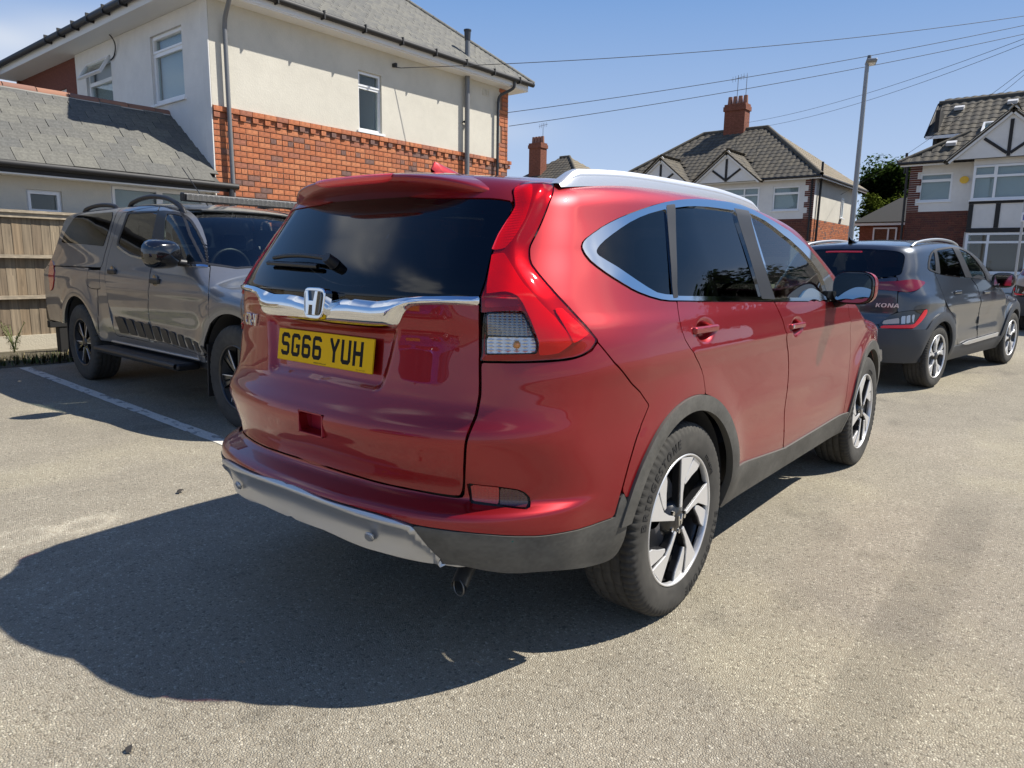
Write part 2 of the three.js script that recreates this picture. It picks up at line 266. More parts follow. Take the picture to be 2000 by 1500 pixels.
    const e = new THREE.BufferGeometry(); e.setAttribute('position', new THREE.Float32BufferAttribute(sp, 3)); e.setAttribute('uv', new THREE.Float32BufferAttribute(new Float32Array(sp.length / 3 * 2), 2)); e.setIndex(si); const en = e.toNonIndexed(); en.computeVertexNormals();
    return mergeGeometries([g.toNonIndexed(), en]);
  }
}
const steps = (...s) => { const o = [s[0]]; for (let i = 1; i < s.length; i += 2) { const to = s[i], h = s[i + 1], from = o[o.length - 1], k = Math.max(1, Math.round((to - from) / h)); for (let j = 1; j <= k; j++) o.push(from + (to - from) * j / k); } return o; };
const both = f => (u, v, p) => f(Math.abs(u), v, p);
const near = (f, ...rest) => (u, v, p) => { let d = f(u, v, p); for (const g of rest) { if (d > .05) return d; d = Math.max(d, -g(u, v, p)); } return d; }; // f without the others
const grow = (f, r) => (u, v, p) => f(u, v, p) - r;
// ---------- wheels: built facing +z, centre at the hub ----------
const M = {};
M.rubber = mat([.062, .060, .056], .88, { map: tex(256, 256, (x, y) => { const g = .7 + .2 * tnoise(x, y, 256, 9, 41) + .15 * tnoise(x, y, 256, 60, 42); return [Math.min(1, g), Math.min(1, g * .985), g * .95]; }) }); M.rubberDark = mat([.010, .010, .010], .7);
M.alloy = phys([.74, .74, .74], .34, { metalness: .55, clearcoat: .5 }); M.alloyDark = phys([.012, .012, .013], .35, { clearcoat: .4 });
M.chrome = phys([.78, .79, .8], .06, { metalness: 1 }); M.blackGloss = phys([.006, .006, .007], .12, { clearcoat: 1 });
M.blackSatin = mat([.012, .012, .013], .45); M.plastic = mat([.055, .055, .053], .62); M.dark = mat([.04, .04, .041], .9);
M.discSteel = mat([.25, .25, .26], .4, { metalness: .8 });
const ring = (r, a) => [r * Math.cos(a), r * Math.sin(a)];
function polar(list, dir = -1) { return list.map(([r, deg]) => ring(r, dir * deg * Math.PI / 180)); }
function tyreGeometry(R, w, rim, lug = 0) { // tread with grooves, rounded shoulders, sidewalls; axis z, outer face at +z
  const h = w / 2, prof = [[rim, -h * .86], [rim + .012, -h * .93], [R * .80, -h * 1.0], [R * .90, -h * .985], [R * .955, -h * .93], [R * .985, -h * .85], [R, -h * .74]];
  const gr = [-.5, -.17, .17, .5].map(t => t * h); const gw = .0045, gd = .008;
  for (const g of gr) prof.push([R + .0015, g - gw], [R - gd, g - gw * .7], [R - gd, g + gw * .7], [R + .0015, g + gw]);
  const tail = prof.slice(0, 7).reverse().map(([r, z]) => [r, -z]); prof.push(...tail);
  const n = lug ? 240 : 304, rows = [];
  for (let i = 0; i <= n; i++) {
    const a = i / n * Math.PI * 2, c = Math.cos(a), s = Math.sin(a);
    rows.push(prof.map(([r, z]) => { let rr = r; const az = Math.abs(z) / h; if (r > R * .93 && az > .52) { const p = i % (lug ? 6 : 4); if (p === 0) rr -= lug ? .011 : .0075; } else if (r > R - .002 && !lug && (i + (z > 0 ? 2 : 0)) % 8 === 0) rr -= .005; else if (r > R - .002 && i % 2 && lug) rr -= .006; return [rr * c, rr * s, z]; }));
  }
  return sheet(rows, false, true);
}
function latheZ(pts, seg = 72) { return new THREE.LatheGeometry(pts.map(([r, z]) => new THREE.Vector2(r, z)), seg).rotateX(Math.PI / 2).scale(1, 1, 1); }
function lettersOnArc(font, text, r, size, from, depth, spread = 1, dir = -1) { // raised letters round a wheel, seen from +z
  const out = []; let a = from;
  for (const ch of text) { const g = new TextGeometry(ch, { font, size, depth, curveSegments: 4, bevelEnabled: false }); g.computeBoundingBox(); const w = g.boundingBox.max.x; g.translate(-w / 2, 0, 0); const half = (w / 2 + size * .07) * spread / r; a += dir * half; g.rotateZ(a - Math.PI / 2).translate(Math.cos(a) * r, Math.sin(a) * r, 0); out.push(g); a += dir * half; }
  return out;
}
const suvLines = {
  rear_glass: [-.072,.928,-.04,.915,.041,.932,.117,.947,.175,.949,.23,.95,.274,.951,.314,.955,.348,.96,.375,.966,.401,.97,.423,.972,.45,.973,.479,.974,.507,.975,.532,.976,.555,.977,.559,.999,.564,1.028,.567,1.073,.571,1.125,.578,1.175,.586,1.223,.596,1.256,.607,1.29,.618,1.331,.629,1.371,.624,1.387,.617,1.398,.587,1.407,.551,1.414,.515,1.417,.474,1.421,.428,1.426,.378,1.429,.328,1.428,.283,1.426,.23,1.431,.169,1.445,.103,1.461,.039,1.471,-.015,1.466,-.051,1.437,-.065,1.396,-.073,1.34,-.075,1.273,-.074,1.202,-.068,1.134,-.06,1.072,-.054,1.02,-.05,.981,-.062,.95],
  tail_lamp: [.663,1.518,.7,1.534,.742,1.541,.78,1.538,.815,1.53,.794,1.486,.781,1.452,.755,1.395,.733,1.338,.712,1.28,.694,1.23,.683,1.201,.674,1.175,.671,1.157,.67,1.14,.67,1.115,.674,1.091,.689,1.056,.708,1.018,.721,.995,.735,.975,.75,.955,.772,.924,.791,.896,.804,.874,.817,.852,.807,.838,.796,.825,.778,.814,.758,.806,.739,.803,.717,.8,.696,.799,.672,.797,.645,.796,.62,.795,.6,.795,.58,.794,.56,.794,.56,.823,.559,.854,.559,.885,.559,.916,.558,.948,.557,.977,.562,.999,.566,1.028,.569,1.073,.573,1.125,.58,1.175,.589,1.223,.599,1.257,.61,1.291,.622,1.33,.632,1.371,.631,1.414,.626,1.46,.642,1.489],
  lamp_upper_strip: [.64,1.484,.669,1.507,.698,1.511,.7,1.467,.693,1.421,.679,1.359,.662,1.293,.642,1.236,.625,1.19,.615,1.171,.606,1.154,.572,1.15,.578,1.185,.586,1.223,.597,1.259,.61,1.296,.625,1.335,.637,1.372,.636,1.403,.633,1.434,.634,1.46],
  lamp_lower_strip: [.574,1.132,.604,1.133,.614,1.103,.624,1.072,.636,1.038,.649,1.006,.663,.985,.677,.965,.694,.942,.713,.917,.726,.895,.74,.872,.753,.85,.737,.833,.72,.819,.699,.815,.679,.814,.679,.833,.678,.852,.673,.871,.667,.892,.66,.915,.652,.937,.645,.957,.635,.974,.622,.982,.608,.986,.589,.986,.57,.984,.569,1.009,.57,1.041,.572,1.084],
  lamp_clear: [.568,.933,.595,.935,.624,.936,.646,.936,.652,.929,.656,.917,.663,.898,.669,.877,.674,.863,.677,.849,.677,.833,.675,.819,.623,.817,.57,.814],
  lamp_chrome: [.567,.971,.631,.974,.641,.948,.568,.946],
  lamp_reflector: [.712,.942,.734,.945,.796,.87,.752,.844],
  garnish: [-.204,.89,-.164,.901,-.093,.916,-.014,.93,.06,.942,.118,.95,.175,.953,.23,.951,.274,.95,.314,.954,.348,.96,.375,.965,.401,.969,.423,.971,.45,.972,.479,.974,.508,.975,.533,.975,.556,.976,.556,.951,.53,.951,.502,.951,.474,.95,.437,.948,.404,.943,.389,.938,.377,.928,.37,.917,.365,.905,.357,.889,.349,.876,.343,.872,.335,.87,.296,.869,.241,.868,.183,.868,.122,.868,.056,.868,-.01,.87,-.091,.874,-.178,.879],
  tailgate: [-.199,.978,-.173,.993,-.098,.981,-.022,.96,.041,.947,.102,.946,.162,.948,.22,.951,.274,.954,.312,.956,.35,.959,.382,.962,.415,.965,.448,.968,.479,.971,.507,.974,.532,.976,.555,.978,.557,.949,.557,.917,.558,.883,.558,.85,.559,.82,.559,.794,.56,.761,.561,.727,.561,.698,.558,.668,.555,.64,.549,.616,.544,.593,.542,.574,.54,.553,.538,.525,.535,.486,.533,.448,.53,.42,.527,.406,.524,.395,.497,.394,.467,.394,.446,.395,.421,.395,.392,.396,.362,.396,.329,.397,.284,.398,.236,.4,.186,.401,.134,.402,.084,.403,.02,.396,-.048,.386,-.111,.383,-.154,.399,-.157,.424,-.147,.46,-.131,.502,-.114,.548,-.123,.59,-.172,.626,-.212,.667,-.229,.714,-.237,.761,-.241,.808,-.238,.852,-.226,.892,-.213,.928,-.203,.957],
  plate_recess: [-.211,.839,-.158,.852,-.087,.858,-.01,.861,.066,.862,.133,.862,.185,.863,.242,.865,.295,.867,.342,.867,.335,.839,.329,.809,.323,.779,.312,.733,.301,.696,.291,.686,.275,.681,.236,.681,.181,.682,.116,.683,.053,.685,-.007,.682,-.073,.678,-.136,.678,-.187,.689,-.227,.718,-.252,.761,-.251,.806],
  fog: [.542,.438,.567,.436,.595,.434,.621,.429,.641,.424,.654,.415,.663,.401,.665,.385,.662,.374,.606,.38,.546,.384],
  fog_pocket: [.54,.441,.561,.44,.584,.438,.608,.436,.628,.432,.644,.427,.657,.419,.666,.403,.666,.375,.663,.344,.606,.362,.549,.369],
  dlo: [.84,1.183,.85,1.207,.869,1.228,.905,1.255,.955,1.286,1.009,1.311,1.067,1.334,1.132,1.356,1.199,1.376,1.296,1.403,1.398,1.427,1.497,1.446,1.605,1.464,1.708,1.48,1.811,1.49,1.925,1.499,2.065,1.508,2.2,1.512,2.311,1.477,2.417,1.437,2.522,1.406,2.629,1.37,2.748,1.354,2.861,1.358,2.937,1.356,3.011,1.352,3.077,1.351,3.145,1.348,3.197,1.337,3.203,1.31,3.197,1.275,3.013,1.078,2.822,.955,2.639,.908,2.465,.913,2.302,.918,2.153,.922,2.027,.926,1.89,.931,1.751,.935,1.619,.939,1.502,.943,1.402,.946,1.322,.949,1.263,.951,1.204,.953,1.151,.958,1.092,.969,1.038,.983,1.001,.996,.966,1.017,.937,1.04,.909,1.065,.882,1.093,.861,1.119,.846,1.151],
  glass_quarter: [.898,1.172,.919,1.196,.95,1.221,.997,1.25,1.057,1.283,1.116,1.312,1.184,1.339,1.255,1.361,1.319,1.376,1.382,1.39,1.366,1.339,1.349,1.284,1.33,1.226,1.312,1.171,1.293,1.114,1.274,1.059,1.258,1.008,1.243,.971,1.189,.974,1.139,.981,1.092,.999,1.048,1.027,1.008,1.057,.97,1.088,.93,1.119,.9,1.144,.895,1.157],
  glass_rear_door: [1.446,1.399,1.502,1.407,1.565,1.416,1.653,1.425,1.752,1.432,1.887,1.436,2.035,1.439,2.027,1.372,2.029,1.302,2.028,1.229,2.024,1.16,2.02,1.097,2.02,1.038,2.025,.986,2.029,.945,1.729,.954,1.475,.961,1.266,.967,1.32,1.089,1.383,1.241],
  glass_front_door: [2.208,1.44,2.291,1.422,2.379,1.4,2.481,1.361,2.589,1.313,2.7,1.271,2.801,1.253,2.888,1.24,2.957,1.222,2.987,1.175,2.991,1.118,2.976,1.09,2.952,1.055,2.531,.928,2.179,.937,2.177,.98,2.175,1.034,2.178,1.097,2.184,1.164,2.191,1.234,2.195,1.305,2.195,1.374],
  pillar_b: [2.044,1.454,2.214,1.456,2.185,1.383,2.177,1.311,2.168,1.236,2.159,1.163,2.155,1.094,2.16,1.029,2.171,.975,2.18,.93,2.022,.937,2.018,.98,2.014,1.032,2.014,1.094,2.018,1.159,2.024,1.232,2.027,1.309,2.027,1.382],
  pillar_c: [1.391,1.409,1.461,1.419,1.391,1.251,1.323,1.089,1.265,.96,1.233,.96,1.281,1.087,1.337,1.246],
  rear_door: [1.262,.955,1.336,.952,1.421,.948,1.514,.944,1.615,.941,1.71,.938,1.817,.936,1.93,.933,2.048,.931,2.165,.929,2.185,.886,2.217,.84,2.241,.796,2.271,.749,2.323,.691,2.354,.632,2.365,.586,2.364,.54,2.359,.493,2.356,.433,2.354,.367,2.362,.305,2.386,.23,2.446,.148,2.12,.163,1.804,.186,1.743,.248,1.717,.3,1.697,.345,1.679,.39,1.661,.432,1.643,.463,1.619,.494,1.577,.532,1.526,.567,1.467,.592,1.407,.613,1.401,.646,1.394,.679,1.378,.706,1.349,.732,1.285,.779,1.24,.824,1.228,.856,1.231,.889,1.247,.922],
  front_door: [2.17,.926,2.291,.922,2.429,.917,2.577,.912,2.732,.924,2.919,1.01,3.133,1.169,3.352,1.307,3.332,1.219,3.382,1.165,3.442,1.112,3.464,1.036,3.45,.917,3.435,.76,3.421,.626,3.414,.494,3.421,.377,3.451,.305,3.519,.221,2.944,.15,2.452,.15,2.394,.23,2.369,.303,2.361,.365,2.363,.432,2.366,.492,2.371,.539,2.373,.586,2.362,.631,2.331,.691,2.278,.748,2.248,.795,2.223,.839,2.191,.885],
  bumper: [-.154,.403,-.106,.411,-.043,.409,.023,.404,.084,.401,.134,.4,.186,.399,.236,.398,.285,.396,.329,.395,.362,.395,.392,.394,.421,.394,.446,.393,.467,.392,.5,.391,.525,.392,.53,.399,.531,.412,.533,.441,.536,.482,.539,.523,.541,.554,.543,.573,.546,.591,.551,.614,.557,.639,.56,.667,.563,.698,.563,.728,.562,.761,.561,.792,.58,.792,.6,.793,.62,.793,.645,.794,.671,.795,.696,.796,.717,.798,.738,.8,.757,.804,.779,.812,.798,.823,.807,.835,.815,.848,.858,.783,.925,.709,1.015,.628,.993,.6,.968,.571,.95,.541,.937,.514,.925,.484,.914,.453,.904,.422,.895,.391,.886,.36,.878,.328,.872,.298,.84,.294,.806,.29,.771,.29,.744,.292,.719,.293,.696,.294,.673,.296,.651,.3,.628,.304,.607,.308,.588,.312,.567,.315,.546,.318,.526,.32,.506,.322,.484,.323,.462,.324,.442,.325,.415,.33,.387,.336,.367,.338,.342,.339,.297,.341,.248,.341,.201,.342,.147,.341,.087,.34,.03,.341,-.013,.348,-.073,.366,-.16,.379],
  rear_cladding: [-.013,.348,.027,.352,.085,.35,.147,.345,.201,.342,.248,.341,.297,.341,.342,.339,.367,.338,.387,.336,.415,.33,.442,.325,.462,.324,.484,.323,.506,.322,.526,.32,.546,.318,.567,.315,.588,.312,.607,.308,.628,.304,.651,.3,.673,.296,.696,.294,.719,.293,.744,.292,.771,.29,.806,.29,.84,.294,.872,.298,.882,.346,.894,.375,.904,.349,.915,.302,.919,.268,.919,.238,.921,.213,.92,.19,.914,.162,.896,.143,.868,.14,.836,.141,.804,.145,.775,.152,.745,.16,.717,.166,.692,.17,.673,.172,.647,.173,.621,.176,.602,.181,.579,.186,.554,.192,.528,.196,.504,.198,.482,.199,.46,.202,.438,.207,.416,.212,.396,.216,.372,.218,.348,.219,.314,.222,.269,.227,.219,.234,.165,.239,.111,.24,.046,.238,-.014,.239,-.05,.249,-.041,.305],
  silver_trim: [-.013,.348,.025,.352,.083,.35,.146,.345,.201,.342,.248,.341,.297,.34,.342,.339,.367,.338,.387,.336,.417,.332,.442,.326,.45,.32,.457,.31,.462,.297,.467,.283,.476,.26,.487,.237,.496,.221,.508,.21,.525,.205,.547,.2,.569,.194,.586,.189,.604,.182,.621,.176,.599,.183,.575,.189,.55,.193,.526,.196,.503,.198,.482,.199,.46,.202,.438,.207,.416,.212,.396,.216,.372,.218,.348,.219,.314,.222,.269,.227,.218,.234,.165,.239,.099,.239,.027,.238,-.02,.249,-.025,.306],
  brake3: [-.075,1.499,-.044,1.511,.013,1.523,.059,1.529,.109,1.535,.156,1.54,.217,1.546,.267,1.549,.294,1.546,.313,1.537,.306,1.524,.287,1.512,.241,1.499,.183,1.489,.137,1.484,.085,1.48,.037,1.48,-.03,1.487],
};
const crossLines = {
  rear_glass: [-.359,1.461,-.254,1.525,-.098,1.542,.029,1.552,.168,1.555,.289,1.56,.441,1.556,.566,1.527,.602,1.509,.629,1.484,.639,1.459,.639,1.428,.623,1.344,.605,1.254,.594,1.193,.575,1.153,.487,1.125,.376,1.106,.295,1.089,.18,1.069,.054,1.052,-.066,1.047,-.162,1.062,-.3,1.232],
  vent_panel: [.651,1.545,.877,1.538,.811,1.488,.763,1.435,.7,1.327,.651,1.224,.619,1.176,.59,1.139,.606,1.201,.624,1.271,.641,1.351,.655,1.428,.654,1.486],
  hatch: [-.64,1.155,-.441,1.126,-.301,1.088,-.164,1.069,-.041,1.069,.084,1.072,.201,1.077,.305,1.084,.378,1.091,.47,1.107,.556,1.123,.564,.705,.547,.691,.529,.673,.505,.614,.473,.561,.421,.541,.354,.528,.254,.517,.157,.5,.028,.473,-.122,.44,-.285,.41,-.411,.388,-.514,.381,-.632,.394],
  tail_lamp: [.077,1.01,.17,1.026,.297,1.039,.392,1.05,.478,1.057,.555,1.064,.609,1.079,.669,1.091,.74,1.08,.808,1.057,.796,1.034,.76,1.01,.721,.982,.687,.959,.659,.945,.633,.939,.595,.94,.555,.946,.485,.955,.401,.962,.314,.956,.186,.945,.09,.943,.07,.975],
  low_lamp: [.46,.56,.49,.615,.523,.666,.563,.698,.606,.718,.674,.733,.763,.741,.762,.714,.758,.687,.739,.642,.714,.595,.689,.558,.664,.525,.469,.514],
  low_clear: [.489,.604,.578,.641,.58,.576,.482,.559],
  low_led: [.587,.659,.671,.684,.664,.584,.583,.57],
  low_red: [.469,.514,.48,.544,.667,.567,.736,.73,.763,.741,.762,.714,.758,.687,.739,.642,.714,.595,.689,.558,.664,.525],
  dlo: [.926,1.261,.973,1.356,1.062,1.451,1.137,1.498,1.236,1.531,1.4,1.551,1.598,1.567,1.763,1.579,1.917,1.583,2.034,1.573,2.126,1.55,2.224,1.505,2.314,1.454,2.42,1.401,2.528,1.363,2.61,1.32,2.665,1.273,2.68,1.252,2.69,1.228,2.337,1.054,2.017,1.077,1.622,1.108,1.29,1.136,1.144,1.163,1.027,1.196,.959,1.221],
  glass_quarter: [.962,1.274,1.021,1.367,1.113,1.455,1.158,1.48,1.209,1.502,1.068,1.21,1,1.235],
  glass_rear: [1.283,1.512,1.8,1.551,1.8,1.461,1.813,1.365,1.82,1.231,1.843,1.097,1.151,1.158],
  glass_front: [1.994,1.546,2.094,1.525,2.191,1.497,2.284,1.443,2.367,1.392,2.458,1.323,2.547,1.272,2.563,1.222,2.557,1.158,2.056,1.084,2.022,1.204,2.002,1.33,1.987,1.441],
  rear_door: [1.047,1.187,1.17,1.155,1.312,1.128,1.633,1.098,2.013,1.069,2.083,1.011,2.14,.952,2.152,.888,2.169,.819,2.227,.69,2.247,.546,2.269,.38,2.343,.209,2.05,.17,1.781,.176,1.608,.314,1.539,.463,1.507,.531,1.453,.597,1.301,.668,1.148,.741,1.061,.834,1.052,.928,1.058,1.045],
  front_door: [2.03,1.069,2.83,1.318,2.948,1.272,3.12,1.204,3.264,1.061,3.264,.845,3.246,.614,3.332,.375,2.363,.208,2.288,.379,2.266,.545,2.245,.689,2.187,.819,2.169,.888,2.158,.952,2.1,1.01],
  strip: [1.826,.199,1.898,.216,1.989,.225,2.283,.212,2.699,.241,3.103,.29,3.063,.263,3.001,.242,2.57,.182,2.141,.176,1.979,.187],
};
const pickupLines = {
  canopy_glass: [.943,1.303,.952,1.387,.98,1.469,1.095,1.571,1.195,1.643,1.242,1.668,1.316,1.68,1.625,1.67,1.99,1.664,2.298,1.665,2.335,1.621,2.345,1.582,2.333,1.49,2.308,1.351,2.284,1.202],
  canopy_edge: [.778,1.136,1.697,1.114,2.391,1.078,2.401,1.23,2.409,1.386,2.422,1.508,2.451,1.62,2.499,1.615,2.473,1.506,2.455,1.382,2.439,1.22,2.422,1.062,1.72,1.097,.788,1.121],
  glass_rear: [2.647,1.248,2.65,1.338,2.675,1.435,2.702,1.535,2.724,1.623,3.35,1.612,3.372,1.04,3.23,1.052,3.077,1.074,2.918,1.126,2.777,1.183,2.7,1.21],
  glass_front: [3.533,1.612,3.615,1.641,3.672,1.679,3.73,1.706,3.802,1.717,3.918,1.701,4.029,1.676,4.104,1.654,4.179,1.623,4.248,1.58,4.311,1.533,3.641,1.064,3.605,1.36],
  dlo: [2.603,1.232,2.606,1.338,2.633,1.45,2.657,1.555,2.668,1.647,2.908,1.641,3.147,1.638,3.347,1.637,3.527,1.657,3.625,1.713,3.69,1.744,3.774,1.752,3.901,1.732,4.021,1.704,4.105,1.678,4.19,1.641,4.273,1.586,4.35,1.522,4.277,1.458,4.101,1.367,3.899,1.224,3.663,1.056,3.425,1.005,3.2,1.029,2.991,1.059,2.867,1.096,2.754,1.143,2.664,1.182],
  chrome: [2.648,1.208,2.815,1.131,2.989,1.066,3.203,1.033,3.422,1.012,3.661,1.061,3.896,1.228,4.094,1.368,4.267,1.458,4.341,1.52,4.354,1.507,4.277,1.448,4.1,1.357,3.903,1.215,3.667,1.045,3.429,.994,3.211,1.011,2.996,1.044,2.816,1.107,2.644,1.184],
  rear_door: [2.451,.964,2.449,1.008,2.457,1.07,2.474,1.234,2.493,1.432,2.518,1.565,2.562,1.638,3.284,1.702,3.387,1.568,3.404,1.441,3.42,1.288,3.434,1.133,3.445,1.005,3.493,.884,3.508,.764,3.486,.669,3.455,.57,3.429,.477,3.408,.359,3.38,.243,3.073,.245,2.791,.247,2.705,.24,2.643,.245,2.606,.322,2.579,.422,2.563,.542,2.544,.685,2.517,.802,2.483,.888],
  front_door: [3.293,1.703,3.399,1.758,3.475,1.827,3.611,1.838,3.738,1.835,3.901,1.79,4.058,1.728,4.22,1.636,4.365,1.522,4.459,1.414,4.544,1.3,4.589,1.205,4.611,1.101,4.622,.996,4.599,.813,4.575,.615,4.552,.426,4.005,.324,3.391,.244,3.419,.359,3.44,.478,3.465,.57,3.496,.67,3.519,.766,3.503,.886,3.456,1.006,3.444,1.133,3.43,1.288,3.414,1.441,3.398,1.567],
  flap: [2.037,.885,2.355,.891,2.398,.701,2.298,.695,2.199,.694,2.115,.703,2.061,.726,2.056,.8],
  tail_lamp: [.775,.971,.825,.969,.942,.917,1.046,.849,1.059,.751,1.013,.662,.968,.631,.931,.622,.935,.719,.89,.855],
};
const stripeSpots = [[2.685,0.439,2.878,0.436,2.982,0.289,2.764,0.281],[2.936,0.435,3.073,0.429,3.162,0.283,3.004,0.285],[3.128,0.423,3.271,0.419,3.347,0.279,3.195,0.281],[3.314,0.417,3.441,0.412,3.514,0.276,3.367,0.276],[3.492,0.407,3.615,0.414,3.676,0.286,3.544,0.276],[3.664,0.417,3.78,0.435,3.832,0.31,3.707,0.294],[3.819,0.445,3.932,0.474,3.973,0.341,3.863,0.321],[3.978,0.486,4.069,0.518,4.11,0.377,4.01,0.351],[4.112,0.524,4.2,0.548,4.251,0.416,4.156,0.392],[4.245,0.552,4.361,0.579,4.423,0.452,4.325,0.442],[4.418,0.567,4.467,0.538,4.502,0.434,4.453,0.45]];
// ---------- ground ----------
const rise = x => .02 * Math.max(0, x - 5.2) * sstep(4.6, 6.5, x) * (x > 30 ? 24.8 / (x - 5.2) : 1);
function groundHeight(x) { return x > 30 ? .02 * 24.8 : rise(x); }
const chipTex = (() => { // stone chippings bedded in worn binder, 0.8 m tile
  const n = 1024, pts = [], G = 104, rnd = mulberry(11), cell = n / G;
  for (let j = 0; j < G; j++) for (let i = 0; i < G; i++) pts.push([(i + rnd()) * cell, (j + rnd()) * cell, .62 + rnd() * .38, rnd()]);
  const h = new Float32Array(n * n), c = new Float32Array(n * n);
  for (let y = 0; y < n; y++) for (let x = 0; x < n; x++) {
    const gi = Math.floor(x / cell), gj = Math.floor(y / cell); let a = 9e9, b = 9e9, k = 0;
    for (let dj = -1; dj <= 1; dj++) for (let di = -1; di <= 1; di++) { const q = pts[((gj + dj + G) % G) * G + (gi + di + G) % G]; let dx = x - q[0], dy = y - q[1]; if (dx > n / 2) dx -= n; if (dx < -n / 2) dx += n; if (dy > n / 2) dy -= n; if (dy < -n / 2) dy += n; const d = Math.hypot(dx, dy); if (d < a) { b = a; a = d; k = q; } else if (d < b) b = d; }
    const e = Math.min(1, (b - a) / (cell * .55)); h[y * n + x] = Math.min(1, e * k[2] * .8 + .2 * tnoise(x, y, n, 128, 4)); c[y * n + x] = k[3];
  }
  const bump = tex(n, n, (x, y) => h[y * n + x], false), col = tex(n, n, (x, y) => { const i = y * n + x, e = h[i], t = c[i], g = .66 + .30 * e * (.45 + .55 * t) + (t > .93 ? .09 : 0) - (t < .06 ? .12 : 0), w = tnoise(x, y, n, 8, 9) * .03; return [Math.min(1, g + w), Math.min(1, (g + w) * (.975 + .02 * t)), Math.min(1, (g + w) * (.93 + .04 * t))]; });
  return { bump, col };
})();
M.asphalt = new THREE.MeshStandardMaterial({ color: lin(.585, .538, .445), vertexColors: true, roughness: .93, map: tiled(chipTex.col, 1.25, 1.25), bumpMap: tiled(chipTex.bump, 1.25, 1.25), bumpScale: .0042 });
{
  const xs = steps(-70, -6, 4, -3, .1, 3.2, .026, 9, .12, 40, 1, 130, 6), zs = steps(-80, -14, 3, -8.4, .2, -3.6, .06, 2.6, .026, 6, .3, 60, 4), pos = [], col = [], uv = [], idx = [], nx = xs.length;
  const ringMark = (x, z, cx, cz, a, b, w) => { const e = Math.hypot((x - cx) / a, (z - cz) / b); return bell((e - 1) / w); };
  for (const z of zs) for (const x of xs) {
    pos.push(x, groundHeight(x), z); uv.push(x, z);
    let v = .86 + .26 * (fbm(x * .8, z * .8, 20, 4) - .5) + .14 * (fbm(x * 5.5, z * 5.5, 30, 3) - .5), r = 1, b = 1;
    const dust = sstep(.52, .72, fbm(x * 1.1 + 3, z * 1.1, 41, 5)); v += .13 * dust; b -= .05 * dust;                                   // pale dried mud
    const oil = sstep(.66, .74, fbm(x * 2.3 + 9, z * 2.3 - 4, 53, 4)); v -= .16 * oil;                                                    // dark drips
    if (x > -3 && x < 3.2 && z > -4 && z < 2.6) {
      const grain = fbm(x * 30, z * 30, 60, 2);
      v += .42 * ringMark(x, z, -1.09, -1.66, .115, .085, .32) * (.4 + grain); v += .34 * ringMark(x, z, -1.36, -1.70, .14, .1, .28) * (.3 + grain); v += .13 * bell(Math.hypot((x + 1.02) / .1, (z + 1.72) / .07)) * (.3 + grain);
      for (const [x0, z0, x1, z1, w, k] of [[-1.7, -1.25, -.9, -1.52, .012, .2], [-1.75, -.72, -.6, -1.35, .012, .16], [-1.55, -1.0, -1.0, -1.3, .009, .18], [-1.4, -2.3, -.5, -2.2, .012, .14], [-1.9, .1, -1.5, .05, .03, .14], [-.75, .35, -.35, .2, .02, .1], [-1.6, .5, -1.4, .3, .018, .14]]) { const L = Math.hypot(x1 - x0, z1 - z0), t = ((x - x0) * (x1 - x0) + (z - z0) * (z1 - z0)) / L / L; if (t > 0 && t < 1) { const d = Math.abs((x - x0) * (z1 - z0) - (z - z0) * (x1 - x0)) / L; v += 1.7 * k * bell(d / w) * sstep(.35, .65, grain + .15); } }
      v -= .3 * bell(Math.hypot((x + 1.34) / .06, (z - .27) / .03)) ; v -= .2 * bell(Math.hypot((x - .35) / .2, (z - 1.2) / .08)) * grain * 1.6;
      const tyreTrack = sstep(.125, .095, Math.abs(z - 1.575 - .02 * fbm(x * 2, 3, 71, 2))) * sstep(2.6, 1.9, x); v -= .17 * tyreTrack * (.6 + .8 * fbm(x * 9, z * 9, 66, 3));
    }
    col.push(v * r, v * (.995), v * b * .985);
  }
  for (let j = 0; j < zs.length - 1; j++) for (let i = 0; i < nx - 1; i++) { const a = j * nx + i; idx.push(a, a + nx, a + 1, a + 1, a + nx, a + nx + 1); }
  const g = new THREE.BufferGeometry(); g.setAttribute('position', new THREE.Float32BufferAttribute(pos, 3)); g.setAttribute('color', new THREE.Float32BufferAttribute(col, 3)); g.setAttribute('uv', new THREE.Float32BufferAttribute(uv, 2)); g.setIndex(idx); g.computeVertexNormals();
  struct('ground', g, M.asphalt);
}
// worn white bay lines
M.linePaint = (() => { const t = tex(512, 128, (x, y) => { const n = fbm(x * .05, y * .05, 5, 4), f = fbm(x * .3, y * .3, 8, 3); const g = .78 + .2 * f - (n > .56 ? .26 * sstep(.56, .66, n) : 0); return [g, g * .985, g * .95]; }); return mat([.92, .90, .85], .85, { map: tiled(t, .45, 4), bumpMap: tiled(chipTex.bump, 1.25, 1.25), bumpScale: .003 }); })();
function bayLine(x0, z0, x1, z1, w, label) { const n = 60, rows = [[], []], L = Math.hypot(x1 - x0, z1 - z0), px = -(z1 - z0) / L, pz = (x1 - x0) / L; for (let i = 0; i <= n; i++) { const t = i / n, e = w / 2 * (.92 + .16 * vnoise(i * .9, 2, 3)); rows[0].push([x0 + (x1 - x0) * t - px * e, .004, z0 + (z1 - z0) * t - pz * e]); rows[1].push([x0 + (x1 - x0) * t + px * e, .004, z0 + (z1 - z0) * t + pz * e]); } const g = sheet(rows), uv = g.attributes.uv; for (let i = 0; i < uv.count; i++) uv.setXY(i, uv.getX(i) * L, uv.getY(i) * w); const nn = g.attributes.normal; if (nn.getY(3) < 0) { const q = g.index.array; for (let i = 0; i < q.length; i += 3) { const t = q[i]; q[i] = q[i + 1]; q[i + 1] = t; } g.computeVertexNormals(); } const m = whole('bay_line', g, M.linePaint, label, 'road marking'); return m; }
